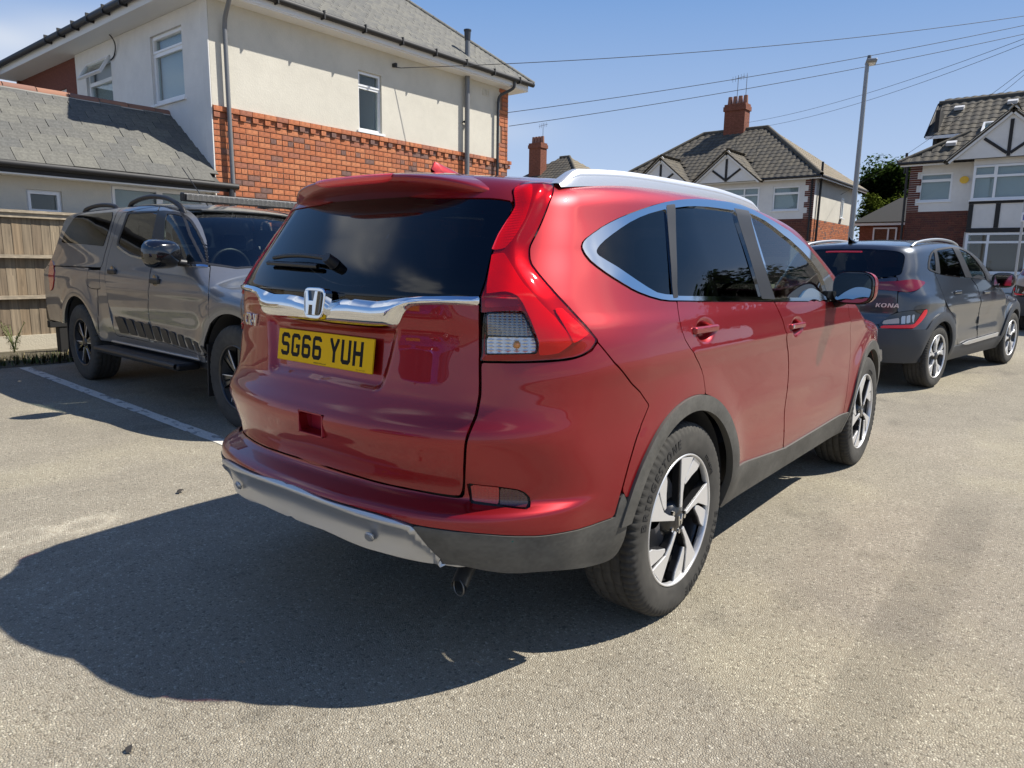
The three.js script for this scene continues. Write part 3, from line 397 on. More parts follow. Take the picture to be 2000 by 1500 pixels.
bayLine(.335, -7.42, .13, -2.3, .105, 'worn white parking bay line beside the grey pickup');
// ---------- building kit ----------
const plasterTex = tex(512, 512, (x, y) => { const n = .5 * tnoise(x, y, 512, 6, 1) + .3 * tnoise(x, y, 512, 24, 2) + .2 * tnoise(x, y, 512, 90, 3), g = .93 + .07 * n; return [g, g * .995, g * .98]; });
const plasterBump = tex(512, 512, (x, y) => .6 * tnoise(x, y, 512, 160, 5) + .4 * tnoise(x, y, 512, 60, 6), false);
M.render_ = mat([.62, .595, .525], .92, { map: tiled(plasterTex, .4, .4), bumpMap: tiled(plasterBump, .9, .9), bumpScale: .002 });
M.renderWhite = mat([.74, .735, .72], .9, { map: tiled(plasterTex, .4, .4), bumpMap: tiled(plasterBump, .9, .9), bumpScale: .002 });
M.upvc = phys([.78, .79, .79], .35, { clearcoat: .2 }); M.whiteWood = mat([.72, .72, .70], .55); M.mortar = mat([.30, .25, .2], .95); M.mortarDark = mat([.20, .115, .075], .95);
const brickGrain = tex(256, 256, (x, y) => { const n = .5 * tnoise(x, y, 256, 40, 1) + .5 * tnoise(x, y, 256, 12, 2); const g = .74 + .26 * n; return [g, g, g]; });
const brickTones = (list, rough = .9) => list.map(c => mat(c, rough, { map: tiled(brickGrain, 3, 3), bumpMap: tiled(brickGrain, 3, 3), bumpScale: .002 }));
M.bricks = brickTones([[.60, .20, .085], [.56, .18, .075], [.64, .235, .105], [.52, .175, .08], [.44, .165, .095], [.30, .15, .11], [.235, .13, .105]]);
M.darkBricks = brickTones([[.17, .055, .04], [.14, .047, .036], [.20, .065, .045], [.12, .045, .04]]);
M.slates = brickTones([[.150, .146, .125], [.138, .135, .118], [.162, .157, .132], [.128, .127, .114], [.175, .169, .140]], .75);
M.tiles = brickTones([[.115, .098, .07], [.10, .086, .063], [.135, .115, .08], [.09, .08, .062]], .85);
M.gutter = mat([.014, .014, .015], .6); M.paneGlass = phys([.82, .88, .88], .02, { transmission: 1, thickness: 0, ior: 1.52 });
M.netCurtain = mat([.46, .47, .48], .95); M.blind = null; M.roomPaint = mat([.48, .45, .41], .95); M.timberBlack = mat([.015, .014, .013], .7); M.stone = mat([.42, .40, .36], .9);
const EYE = V(-2.29, 1.27, 1.95);
// pieces that can be told apart: the nearest 300 are parts of their own, the rest one part
function pieces(parent, name, list, rest, limit = 300) { // list: {geo, matrix, mat}
  const at = V(0, 0, 0); for (const q of list) { q.d = at.setFromMatrixPosition(q.matrix).distanceTo(EYE); } list.sort((a, b) => a.d - b.d);
  list.slice(0, limit).forEach(q => { const m = part(name, q.geo, q.mat, parent); m.matrixAutoUpdate = true; q.matrix.decompose(m.position, m.quaternion, m.scale); });
  const byMat = new Map(); list.slice(limit).forEach(q => { const k = q.mat; if (!byMat.has(k)) byMat.set(k, []); byMat.get(k).push(q.geo.clone().applyMatrix4(q.matrix)); });
  for (const [k, gs] of byMat) { const m = part(rest, gs, k, parent); m.userData.kind = 'stuff'; }
}
const mtx = (x, y, z, rx = 0, ry = 0, rz = 0, sx = 1, sy = 1, sz = 1) => new THREE.Matrix4().compose(V(x, y, z), new THREE.Quaternion().setFromEuler(new THREE.Euler(rx, ry, rz)), V(sx, sy, sz));
function brickGeo(l, h, d, r = .006) { const g = new THREE.BoxGeometry(l, h, d); const p = g.attributes.position; for (let i = 0; i < p.count; i++) if (p.getZ(i) > 0) { p.setX(i, p.getX(i) - Math.sign(p.getX(i)) * r * .4); p.setY(i, p.getY(i) - Math.sign(p.getY(i)) * r * .4); } g.computeVertexNormals(); boxUV(g); return g; }
// a framed window in a wall facing +z: frame, bars, sashes, panes, blind behind; origin at its middle
function windowUnit(parent, w, h, o = {}) {
  const g = new THREE.Group(); g.name = 'window'; parent.add(g); const f = o.f ?? .06, d = .07, fr = [span(-w / 2, w / 2, h / 2 - f, h / 2, -d, .0), span(-w / 2, w / 2, -h / 2, -h / 2 + f, -d, 0), span(-w / 2, -w / 2 + f, -h / 2 + f, h / 2 - f, -d, 0), span(w / 2 - f, w / 2, -h / 2 + f, h / 2 - f, -d, 0)];
  for (const y of o.rows || []) fr.push(span(-w / 2 + f, w / 2 - f, y - f / 2, y + f / 2, -d, 0)); for (const x of o.cols || []) fr.push(span(x - f / 2, x + f / 2, -h / 2 + f, h / 2 - f, -d, -.003));
  part('frame', fr, o.frame || M.upvc, g);
  const xs = [-w / 2, ...(o.cols || []), w / 2], ys = [-h / 2, ...(o.rows || []), h / 2];
  for (let i = 0; i < xs.length - 1; i++) for (let j = 0; j < ys.length - 1; j++) { if (o.skip && o.skip(i, j)) continue; part('pane', span(xs[i] + f / 2, xs[i + 1] - f / 2, ys[j] + f / 2, ys[j + 1] - f / 2, -.042, -.036), M.paneGlass, g); if (o.sash && o.sash(i, j)) { const a = xs[i] + f * .4, b = xs[i + 1] - f * .4, c = ys[j] + f * .4, e = ys[j + 1] - f * .4, t = .035; part('sash', [span(a, b, e - t, e, -.01, .014), span(a, b, c, c + t, -.01, .014), span(a, a + t, c + t, e - t, -.01, .014), span(b - t, b, c + t, e - t, -.01, .014)], M.upvc, g); } }
  if (o.blind) part('blind', span(-w / 2 + .01, w / 2 - .01, -h / 2 + .01, h / 2 - .01, -.13, -.12), o.blind, g); else { const a = w / 2 + .04, b = h / 2 + .04, e = -1.6; part('room', [span(-a, a, -b, b, e - .05, e), span(-a - .05, -a, -b, b, e, -.21), span(a, a + .05, -b, b, e, -.21), span(-a, a, -b - .05, -b, e, -.21), span(-a, a, b, b + .05, e, -.21), span(-a, -w / 2, -b, b, -.24, -.21), span(w / 2, a, -b, b, -.24, -.21), span(-w / 2, w / 2, h / 2, b, -.24, -.21), span(-w / 2, w / 2, -b, -h / 2, -.24, -.21)], M.roomPaint, g); }
  if (o.sill !== false) part('sill', span(-w / 2 - .05, w / 2 + .05, -h / 2 - .045, -h / 2 - .003, -.02, .09), o.frame || M.upvc, g);
  return g;
}
const pantile = (() => { const rows = [], W = .30, n = 8; for (let j = 0; j < 2; j++) { const r = []; for (let i = 0; i <= n; i++) { const t = i / n, y = .028 * Math.max(0, Math.sin((t - .18) * Math.PI * 1.25)) + (j ? 0 : .032); r.push([(t - .5) * W, y, j ? -.19 : .19]); } rows.push(r); } const lip = [rows[0].map(p => [p[0], p[1], p[2]]), rows[0].map(p => [p[0], p[1] - .03, p[2]])]; const a = sheet(rows), b = sheet(lip, false, true); return mergeGeometries([a.toNonIndexed(), b.toNonIndexed()]); })();
const flatTile = (w, l, t) => { const g = new THREE.BoxGeometry(w, t, l); boxUV(g); return g; };
// lay tiles on a plane: o origin (eaves), a unit along the eaves, s unit up the slope; keep(u, v) says where
function layTiles(parent, name, geo, mats, O, a, s, U, S, tw, gauge, keep, seed, opt = {}) {
  const rnd = mulberry(seed), n = V(0, 0, 0).crossVectors(a, s).normalize(); if (n.y < 0) n.negate(); const zAxis = s.clone().negate(), xAxis = V(0, 0, 0).crossVectors(n, zAxis), list = [];
  for (let j = 0; j * gauge < S; j++) for (let i = 0; i * tw < U + tw; i++) { const u = i * tw + (opt.stagger ? (j % 2) * tw / 2 : 0), v = j * gauge + gauge * .5; const rr = rnd(), r2 = rnd(), r3 = rnd(); if (!keep(u, v)) continue; const p = O.clone().addScaledVector(a, u).addScaledVector(s, v).addScaledVector(n, (opt.up ?? .03) + (rr - .5) * (opt.jit ?? .004)), m = new THREE.Matrix4().makeBasis(xAxis, n, zAxis); const tilt = new THREE.Matrix4().makeRotationX(opt.tilt ?? 0).multiply(new THREE.Matrix4().makeRotationY((r2 - .5) * (opt.turn ?? .012))); m.multiply(tilt).setPosition(p); list.push({ geo, matrix: m, mat: mats[Math.floor(r3 * mats.length)] }); }
  pieces(parent, name, list, name + '_courses', opt.limit ?? 300);
}
function quadSlab(pts, t = .06) { // flat polygon with thickness; pts in order
  const n = V(0, 0, 0).crossVectors(V(...pts[1]).sub(V(...pts[0])), V(...pts[2]).sub(V(...pts[0]))).normalize().multiplyScalar(t), pos = [], top = pts, bot = pts.map(p => [p[0] - n.x, p[1] - n.y, p[2] - n.z]), k = pts.length;
  for (let i = 1; i < k - 1; i++) { pos.push(...top[0], ...top[i], ...top[i + 1], ...bot[0], ...bot[i + 1], ...bot[i]); } for (let i = 0; i < k; i++) { const j = (i + 1) % k; pos.push(...top[i], ...bot[i], ...top[j], ...top[j], ...bot[i], ...bot[j]); }
  const g = new THREE.BufferGeometry(); g.setAttribute('position', new THREE.Float32BufferAttribute(pos, 3)); g.setAttribute('uv', new THREE.Float32BufferAttribute(new Float32Array(pos.length / 3 * 2), 2)); g.computeVertexNormals(); return g;
}
// ---------- rendered brick house on the plot behind the fence ----------
function settle(g, base) { g.position.set(...base); for (const c of g.children) c.position.sub(g.position); return g; }
function brickList(x0, x1, y0, y1, z, mats, seed, o = {}) { // bricks on a wall facing +z, garden wall bond
  const L = o.L ?? .232, H = o.H ?? .095, rnd = mulberry(seed), out = [], full = brickGeo(L - .011, H - .012, .1), half = brickGeo(L / 2 - .011, H - .012, .1), n = Math.round((y1 - y0) / H);
  for (let j = 0; j < n; j++) { const head = j % 6 === 2, step = head ? L / 2 : L, off = head ? 0 : (j % 2 ? L / 2 : 0), y = y1 - (j + .5) * H; for (let x = x0 - off; x < x1; x += step) { const a = Math.max(x, x0), b = Math.min(x + step, x1), w = b - a, rr = rnd(), r2 = rnd(); if (w < .04) continue; const c = (a + b) / 2; if (o.skip && o.skip(c, y)) continue; const tone = rr < .58 ? Math.floor(r2 * Math.min(4, mats.length)) : Math.floor(r2 * mats.length); out.push({ geo: head ? half : full, matrix: mtx(c, y, z - .05 + (rnd() - .5) * .005, 0, 0, 0, w / step, 1, 1), mat: mats[Math.min(mats.length - 1, tone)] }); } }
  return out;
}
function holed(x0, x1, y0, y1, holes, z0, z1) { const g = plate([[x0, y0], [x1, y0], [x1, y1], [x0, y1]], z1 - z0, 0, holes.map(([a, b, c, d]) => [[a, c], [a, d], [b, d], [b, c]])); g.translate(0, 0, z0); return g; }
{
  const h = thing('brick_house', 'cream rendered house with orange brick lower storey and black gutters', 'house'), ZF = -9.5, XL = 3.88;
  part('render_wall', holed(3.905, 11.13, 3.75, 5.4, [[6.90, 7.48, 3.80, 4.91]], ZF - .2, ZF), M.render_, h);
  part('mortar_wall', [span(3.905, 11.44, .0, 3.745, ZF - .2, ZF - .009), span(11.1305, 11.44, 3.7455, 5.38, ZF - .2, ZF - .009)], M.mortarDark, h);
  pieces(h, 'brick', [...brickList(3.9, 11.44, 1.75, 3.555, ZF, M.bricks, 3)], 'brickwork');
  { const caps = [], rnd = mulberry(8), cap = brickGeo(.226, .083, .14), dent = brickGeo(.105, .083, .13), rec = brickGeo(.105, .083, .1); for (let x = 3.9; x < 11.4; x += .232) { caps.push({ geo: cap, matrix: mtx(x + .116, 3.7, ZF - .03, 0, 0, 0, 1), mat: M.bricks[Math.floor(rnd() * 5)] }); caps.push({ geo: dent, matrix: mtx(x + .06, 3.605, ZF - .035), mat: M.bricks[Math.floor(rnd() * 7)] }, { geo: rec, matrix: mtx(x + .176, 3.605, ZF - .05), mat: M.bricks[3 + Math.floor(rnd() * 4)] }); } pieces(h, 'cap_brick', caps, 'cap_brickwork'); }
  { const q = [], rnd = mulberry(9), g = brickGeo(1, .083, .1); for (let j = 0; j < 17; j++) { const y = 3.80 + j * .095, x0 = Math.floor(j / 4) % 2 ? 11.21 : 11.09; q.push({ geo: g, matrix: mtx((x0 + 11.44) / 2, y, ZF - .048, 0, 0, 0, 11.44 - x0 - .01, 1, 1), mat: M.bricks[Math.floor(rnd() * 5)] }); } pieces(h, 'quoin_brick', q, 'quoin_brickwork'); }
  // driver-side gable wall faces -x: drawn in (z, y), then turned
  const turned = g => g.rotateY(-Math.PI / 2).translate(XL, 0, 0);
  part('render_wall', [turned(holed(-14.9, ZF - .205, 2.2, 5.37, [[-11.50, -10.34, 3.97, 5.12], [-14.40, -13.18, 3.75, 5.1]], -.2, 0)), span(XL, XL + .018, 2.2, 5.37, ZF - .204, ZF + .004)], M.renderWhite, h);
 
  part('back_wall', [span(XL, 11.44, 0, 5.37, -18.5, -18.41), span(11.4, 11.44, 0, 5.37, -18.4, ZF - .21)], M.darkBricks[2], h);
  part('rear_brickwork', turned(holed(-18.4, -14.902, 2.2, 5.37, [[-16.75, -15.65, 3.5, 4.85]], -.3, -.06)), M.darkBricks[2], h);
  const w1 = windowUnit(h, .58, 1.11, { rows: [.26], f: .05, sash: (i, j) => j === 1 }); w1.position.set(7.19, 4.355, ZF - .05);
  const w2 = windowUnit(h, 1.16, 1.15, { rows: [.26], f: .07, blind: M.netCurtain, sash: (i, j) => j === 1 }); w2.rotation.y = -Math.PI / 2; w2.position.set(XL + .05, 4.545, -10.92);
  const w3 = windowUnit(h, 1.22, 1.35, { rows: [.28], f: .07, blind: M.netCurtain, skip: (i, j) => j === 1 }); w3.rotation.y = -Math.PI / 2; w3.position.set(XL + .05, 4.425, -13.79);
  { const s = new THREE.Group(); s.name = 'open_sash'; w3.add(s); s.position.set(0, .66, .01); s.rotation.x = -.55; const f = .05, a = .55, b = .38; part('sash_frame', [span(-a, a, -f, 0, 0, .05), span(-a, a, -b, -b + f, 0, .05), span(-a, -a + f, -b + f, -f, 0, .05), span(a - f, a, -b + f, -f, 0, .05)], M.upvc, s); part('pane', span(-a + f, a - f, -b + f, -f, .02, .026), M.paneGlass, s); }
  const w4 = windowUnit(h, 1.1, 1.35, { cols: [0], f: .08, }); w4.rotation.y = -Math.PI / 2; w4.position.set(XL + .11, 4.175, -16.2);
  // roof
  const k = .8, ey = 5.58, ez = -9.14, ex0 = 3.42, ex1 = 11.88, rz = 4.0, ridge = ey + rz * k;
  part('roof_slab', [quadSlab([[ex0, ey, ez], [ex1, ey, ez], [ex1 - rz, ridge, ez - rz], [ex0 + rz, ridge, ez - rz]]), quadSlab([[ex1, ey, ez], [ex1, ey, ez - 8], [ex1 - rz, ridge, ez - rz]]), quadSlab([[ex0, ey, ez - 9.5], [ex0, ey, ez], [ex0 + rz, ridge, ez - rz], [ex0 + rz, ridge, ez - 9.5]])], M.slates[3], h);
  const cs = 1 / Math.hypot(1, k);
  { const gs = []; M.slates.forEach(() => gs.push([])); const rnd = mulberry(4); const s = V(0, k * cs, -cs), O = V(ex0, ey, ez), n = V(0, cs, k * cs), list = []; const basis = new THREE.Matrix4().makeBasis(V(1, 0, 0), n, s.clone().negate()), g = flatTile(.162, .16, .012); for (let j = 0; j < 34; j++) for (let i = 0; i < 52; i++) { const u = i * .165 + (j % 2) * .082, v = j * .1 + .06, run = v * cs; const r = rnd(); if (u < run + .1 || u > ex1 - ex0 - run - .05 || (u < 1.2 && j > 3)) continue; const p = O.clone().addScaledVector(V(1, 0, 0), u).addScaledVector(s, v).addScaledVector(n, .016 + (r - .5) * .007), m = basis.clone().multiply(new THREE.Matrix4().makeRotationX(.075 + (rnd() - .5) * .02)).setPosition(p); list.push({ geo: g, matrix: m, mat: M.slates[Math.floor(rnd() * M.slates.length)] }); } pieces(h, 'roof_tile', list, 'roof_tiling', 0); }
  { const q = [], g = new THREE.CylinderGeometry(.07, .07, .32, 10, 1, true, 0, Math.PI).rotateZ(Math.PI / 2), a = V(ex1, ey, ez), b = V(ex1 - rz, ridge, ez - rz), dir = b.clone().sub(a).normalize(), up = V(0, 1, 0), x = dir, z = V(0, 0, 0).crossVectors(x, up).normalize(), y = V(0, 0, 0).crossVectors(z, x); for (let t = .1; t < 4.6; t += .31) { const m = new THREE.Matrix4().makeBasis(x, y, z).setPosition(a.clone().addScaledVector(dir, t)); q.push({ geo: g, matrix: m, mat: M.slates[Math.floor(t * 7) % 5] }); } pieces(h, 'hip_tile', q, 'hip_tiling'); }
  part('fascia', [span(ex0 + .09, ex1 - .09, 5.40, 5.56, -9.20, -9.17), span(3.45, 3.48, 5.40, 5.56, -15, -9.2), span(3.452, 3.482, 5.402, 5.56, -18.6, -15.01)], M.whiteWood, h);
  part('soffit', [span(3.44, ex1 - .05, 5.375, 5.398, ZF - .1, -9.2), span(3.45, 4.1, 5.375, 5.398, -18.6, ZF - .1), span(11.44, ex1 - .05, 5.375, 5.398, -15, ZF - .1)], M.whiteWood, h);
  const gut = part('gutter', [tube([[3.38, 5.54, -9.12], [7, 5.54, -9.12], [11.92, 5.54, -9.12]], .058, 10, 12), tube([[3.38, 5.54, -9.1], [3.38, 5.54, -18.6]], .058, 6, 12)], M.gutter, h);
  for (let x = 4; x < 11.8; x += .92) part('gutter_bracket', box(.025, .14, .135, x, 5.535, -9.12), M.gutter, gut); for (let z = -9.9; z > -15; z -= .7) part('gutter_bracket', box(.14, .15, .03, 3.38, 5.54, z), M.gutter, gut);
  M.pipeGrey = phys([.16, .165, .17], .4); M.pipeBlack = phys([.03, .031, .033], .38, { clearcoat: .2 });
  part('downpipe', [tube([[4.1, 5.5, -9.13], [4.1, 5.38, -9.14], [4.13, 5.08, -9.38], [4.14, 4.95, -9.42]], .036, 16, 10), bar([4.14, 4.97, -9.42], [4.16, .1, -9.42], .036, 12)], M.pipeGrey, h);
  part('downpipe', [tube([[11.22, 5.5, -9.13], [11.22, 5.36, -9.15], [10.99, 5.15, -9.39], [10.97, 5.0, -9.42]], .034, 16, 10), bar([10.97, 5.02, -9.42], [10.97, .1, -9.42], .034, 12)], M.pipeBlack, h);
  part('soil_pipe', bar([9.88, .1, -9.40], [9.88, 6.15, -9.40], .056, 16), M.pipeGrey, h); part('vent_cowl', [cyl(.075, .065, .2, 9.88, 6.22, -9.40), cyl(.085, .085, .03, 9.88, 6.33, -9.40)], M.pipeBlack, h);
  for (const y of [4.4, 3.0]) part('pipe_clip', box(.16, .04, .05, 9.88, y, -9.44), M.pipeBlack, h);
  part('air_brick', holed(-.11, .11, -.07, .07, [[-.09, -.03, -.05, .05], [-.02, .02, -.05, .05], [.03, .09, -.05, .05]], 0, .012).translate(10.62, 5.18, ZF), M.render_, h);
  part('cable_bracket', [box(.05, .07, .1, 7.79, 5.17, ZF + .05), bar([7.79, 5.14, ZF + .02], [7.9, 5.13, ZF + .12], .008)], M.gutter, h);
  part('dangling_cable', tube([[3.5, 5.62, -13.0], [3.45, 5.55, -13.05], [3.7, 5.45, -12.9], [3.82, 5.25, -12.8], [3.86, 5.05, -12.95], [3.85, 4.98, -13.1]], .012, 30, 6), M.gutter, h);
  settle(h, [7.66, 0, -12.5]);
}
// ---------- slate-roofed outbuilding against it ----------
{
  const h = thing('slate_outbuilding', 'low rendered outbuilding with weathered slate roof and black fascia behind the fence', 'outbuilding'), ZW = -9.6, x0 = -2.6, x1 = 3.86;
  part('render_wall', holed(x0, x1, 0, 2.42, [[1.18, 1.62, 1.86, 2.18], [2.28, 3.78, .5, 2.36]], ZW - .2, ZW), M.render_, h); part('end_wall', span(x0, x0 + .2, 0, 2.42, -12.4, ZW - .2), M.render_, h);
  const a = windowUnit(h, .44, .32, { f: .055, sash: () => true, sill: false }); a.position.set(1.4, 2.02, ZW - .04);
  const b = windowUnit(h, 1.5, 1.86, { f: .075, cols: [0], blind: M.netCurtain, sash: (i) => i === 0, sill: false }); b.position.set(3.03, 1.43, ZW - .04);
  const ey = 2.5, ez = -9.34, k = .735, run = 1.66, cs = 1 / Math.hypot(1, k), s = V(0, k * cs, -cs), S = run / cs;
  part('roof_slab', [quadSlab([[x0 - .1, ey, ez], [x1 + .02, ey, ez], [x1 + .02, ey + run * k, ez - run], [x0 - .1, ey + run * k, ez - run]], .05), quadSlab([[x1 + .02, ey, ez - 2 * run], [x0 - .1, ey, ez - 2 * run], [x0 - .1, ey + run * k, ez - run], [x1 + .02, ey + run * k, ez - run]], .05)], M.slates[3], h);
  layTiles(h, 'slate', flatTile(.335, .30, .016), M.slates, V(x0, ey + .012, ez + .05), V(1, 0, 0), s, x1 - x0, S - .08, .343, .228, (u, v) => u < x1 - x0 + (v < .25 ? -.1 : .1), 6, { stagger: true, tilt: .085, up: .032, jit: .012, turn: .03 });
  { const q = [], g = new THREE.CylinderGeometry(.11, .115, .43, 14, 1, true, 0, Math.PI).rotateZ(Math.PI / 2).rotateX(0), rnd = mulberry(12), tone = [mat([.30, .15, .095], .9), mat([.27, .135, .09], .9), mat([.24, .125, .09], .9)]; for (let x = x0; x < x1 - .1; x += .445) q.push({ geo: g, matrix: mtx(x + .22, ey + run * k + .0, ez - run, 0, 0, 0), mat: tone[Math.floor(rnd() * 3)] }); pieces(h, 'ridge_tile', q, 'ridge_tiling'); part('ridge_mortar', [span(x0, x1, ey + run * k - .03, ey + run * k + .02, ez - run + .05, ez - run + .13)], M.stone, h); }
  part('fascia', span(x0 - .1, x1 + .28, 2.365, 2.50, -9.36, -9.33), M.gutter, h); part('gutter', tube([[x0 - .1, 2.475, -9.28], [1, 2.47, -9.28], [x1 + .3, 2.455, -9.28]], .05, 8, 12), M.gutter, h); part('soffit', span(x0 - .1, x1, 2.34, 2.36, ZW, -9.34), M.whiteWood, h);
  part('downpipe', [bar([4.05, 2.46, -9.30], [4.05, .1, -9.32], .045, 10)], M.pipeBlack, h);
  settle(h, [.6, 0, -11]);
}
// white wall of the house behind
{ const w = thing('white_house', 'white wall with dark flat eaves showing above the outbuilding ridge', 'house'); part('wall', span(-6, 4.1, 0, 5.25, -20.6, -18.7), M.renderWhite, w); part('eaves', span(-6.3, 3.3, 5.26, 5.5, -20.8, -18.2), M.gutter, w); settle(w, [-1, 0, -19.6]); }
// ---------- timber fence with concrete gravel boards ----------
{
  const f = thing('timber_fence', 'weathered closeboard timber fence with capping rail and concrete base', 'fence'), z = -9.15, X0 = -5.2, X1 = 3.7;
  const grain = tex(256, 512, (x, y) => { const s = fbm(x * .12, y * .008, 3, 4), k = bell(Math.hypot((x % 128 - 60) / 9, (y % 256 - 120) / 14)), g = .66 + .34 * s - .25 * k * .7 - .1 * sstep(.6, .75, fbm(x * .03, y * .02, 8, 3)); return [g, g * .97, g * .93]; });
  const wood = [[.40, .335, .245], [.33, .275, .2], [.46, .39, .285], [.29, .235, .17], [.38, .30, .205]].map((c, i) => { const t = tiled(grain, 2.1, .7); t.offset.set(i * .23, i * .37); return mat(c, .9, { map: t, bumpMap: t, bumpScale: .003 }); }), rail = mat([.52, .46, .36], .85, { map: tiled(grain, .5, 3) });
  const rnd = mulberry(21), list = []; const board = (() => { const g = new THREE.BoxGeometry(.128, 1, .02), p = g.attributes.position; for (let i = 0; i < p.count; i++) if (p.getX(i) < 0 && p.getZ(i) > 0) p.setZ(i, p.getZ(i) - .013); g.computeVertexNormals(); boxUV(g); return g; })();
  for (let x = X0; x < X1; x += .112) list.push({ geo: board, matrix: mtx(x + .056, .21 + .795 + (rnd() - .5) * .01, z - .005, (rnd() - .5) * .012, .15 + (rnd() - .5) * .05, (rnd() - .5) * .01, 1, 1.6, 1), mat: wood[Math.floor(rnd() * wood.length)] });
  pieces(f, 'board', list, 'boards'); for (const y of [1.26, .72]) part('rail', box(X1 - X0, .045, .06, (X0 + X1) / 2, y, z + .045), rail, f); part('capping_rail', box(X1 - X0, .035, .1, (X0 + X1) / 2, 1.845, z + .02), rail, f); part('top_rail', box(X1 - X0, .06, .03, (X0 + X1) / 2, 1.795, z + .032), rail, f);
  const conc = mat([.47, .42, .32], .92, { bumpMap: tiled(plasterBump, 1, 1), bumpScale: .003 }); for (let x = X0; x < X1; x += 1.83) { part('gravel_board', box(1.82, .205, .05, x + .92, .105, z + .01), conc, f); part('post', box(.09, 1.9, .09, x, .93, z - .06), wood[1], f); }
  settle(f, [-.7, 0, z]);
}
{ const k = thing('knee_rail', 'low black timber knee rail standing in the weeds behind the pickup', 'knee rail', [1.09, 0, -8.42]); M.blackWood = mat([.014, .013, .012], .8); part('post', rbox(.13, .50, .13, .012, 0, .20, 0), M.blackWood, k); part('post', rbox(.13, .50, .13, .012, 1.9, .20, 0), M.blackWood, k); part('rail', rbox(2.3, .09, .09, .01, .98, .405, .03), M.blackWood, k); }
// ---------- houses down the street: fronts face -x; drawn with the front at z = 0, then turned ----------
function farHouse(name, label, X, build) { const h = thing(name, label, 'house', [X, 0, 0], -Math.PI / 2); build(h); return h; }
function farBricks(h, x0, x1, y0, y1, z, mats, seed, face = 0) { const l = brickList(x0, x1, y0, y1, 0, mats, seed, { L: .232, H: .085 }); const t = new THREE.Matrix4().makeTranslation(0, 0, z); const r = face ? new THREE.Matrix4().makeRotationY(Math.PI / 2) : new THREE.Matrix4(); for (const q of l) q.matrix.premultiply(t.clone()).premultiply(r); pieces(h, 'brick', l, 'brickwork', 0); }
function gablet(h, cx, half, y0, y1, z, depth, timbers, roofMats, back) { // small front gable with bargeboards
  part('gable_panel', plate([[cx - half, y0], [cx + half, y0], [cx, y1]], .06).translate(0, 0, z - .1), M.renderWhite, h);
  const L = Math.hypot(half, y1 - y0), a = Math.atan2(y1 - y0, half); for (const s of [-1, 1]) part('bargeboard', box(L + .3, .17, .05, cx + s * half * .5 , (y0 + y1) / 2 + .03, z + .02, 0, 0, -s * a), M.whiteWood, h);
  if (timbers) { part('timber', box(.11, (y1 - y0) * .82, .03, cx, y0 + (y1 - y0) * .42, z - .02), M.timberBlack, h); for (const s of [-1, 1]) part('timber', box(Math.hypot(half * .42, (y1 - y0) * .36), .1, .03, cx + s * half * .24, y0 + (y1 - y0) * .26, z - .022, 0, 0, s * Math.atan2((y1 - y0) * .36, half * .42)), M.timberBlack, h); }
  const rise_ = y1 - y0; for (const s of [-1, 1]) { const e = 1.12; const foot = [cx + s * half * e, y0 - rise_ * (e - 1) + .1, z + .05], top = [cx, y1 + .1, z + .05], topB = [cx, y1 + .1, z - depth], footB = [cx + s * half * e, foot[1], z - .3]; part('gable_roof', s > 0 ? quadSlab([foot, footB, topB, top], .06) : quadSlab([footB, foot, top, topB], .06), roofMats[1], h); const sl = V(-s * half, rise_, 0).normalize(), O = V(foot[0], foot[1], z - depth + .1); layTiles(h, 'tile', pantile, roofMats, s > 0 ? V(foot[0], foot[1], z + .05) : V(foot[0], foot[1], z - depth), V(0, 0, s > 0 ? -1 : 1), sl, depth, L * e, .29, .31, (u, v) => { const d = s > 0 ? u : depth - u; return d < .35 + (depth - .35) * v / (L * e) + .1; }, 31, { tilt: .05, up: .02, limit: 60 }); }
}
function aerial(parent, x, y, z, turn) { const g = [bar([x, y, z], [x, y + 1.5, z], .018), bar([x - .5 * Math.cos(turn), y + 1.35, z - .5 * Math.sin(turn)], [x + .5 * Math.cos(turn), y + 1.35, z + .5 * Math.sin(turn)], .013)]; for (let i = -2; i <= 2; i++) g.push(bar([x + i * .2 * Math.cos(turn), y + 1.2, z + i * .2 * Math.sin(turn)], [x + i * .2 * Math.cos(turn), y + 1.5, z + i * .2 * Math.sin(turn)], .01)); part('aerial', g, M.discSteel, parent); }
function chimney(parent, x, z, y0, y1, w, d, pots) { const c = part('chimney', [span(x - w / 2, x + w / 2, y0, y1 - .35, z - d / 2, z + d / 2), span(x - w / 2 - .06, x + w / 2 + .06, y1 - .35, y1 - .12, z - d / 2 - .06, z + d / 2 + .06), span(x - w / 2 - .02, x + w / 2 + .02, y1 - .12, y1, z - d / 2 - .02, z + d / 2 + .02)], M.chimneyBrick, parent); for (let i = 0; i < pots; i++) part('chimney_pot', cyl(.11, .14, .45, x + (i - (pots - 1) / 2) * w / pots, y1 + .22, z, 0, 0, 12), mat([.28, .13, .085], .9), c); return c; }
M.chimneyBrick = (() => { const t = tex(256, 256, (x, y) => { const r = Math.floor(y / 16), o = r % 2 ? 16 : 0, m = (y % 16 < 2 || (x + o) % 32 < 2), n = hash2(Math.floor((x + o) / 32), r, 3); return m ? [.55, .5, .45] : [.85 + .15 * n, .8 + .15 * n, .75 + .2 * n]; }); return mat([.26, .10, .06], .92, { map: tiled(t, 1.15, 1.15), bumpMap: tiled(t, 1.15, 1.15), bumpScale: -.004 }); })();
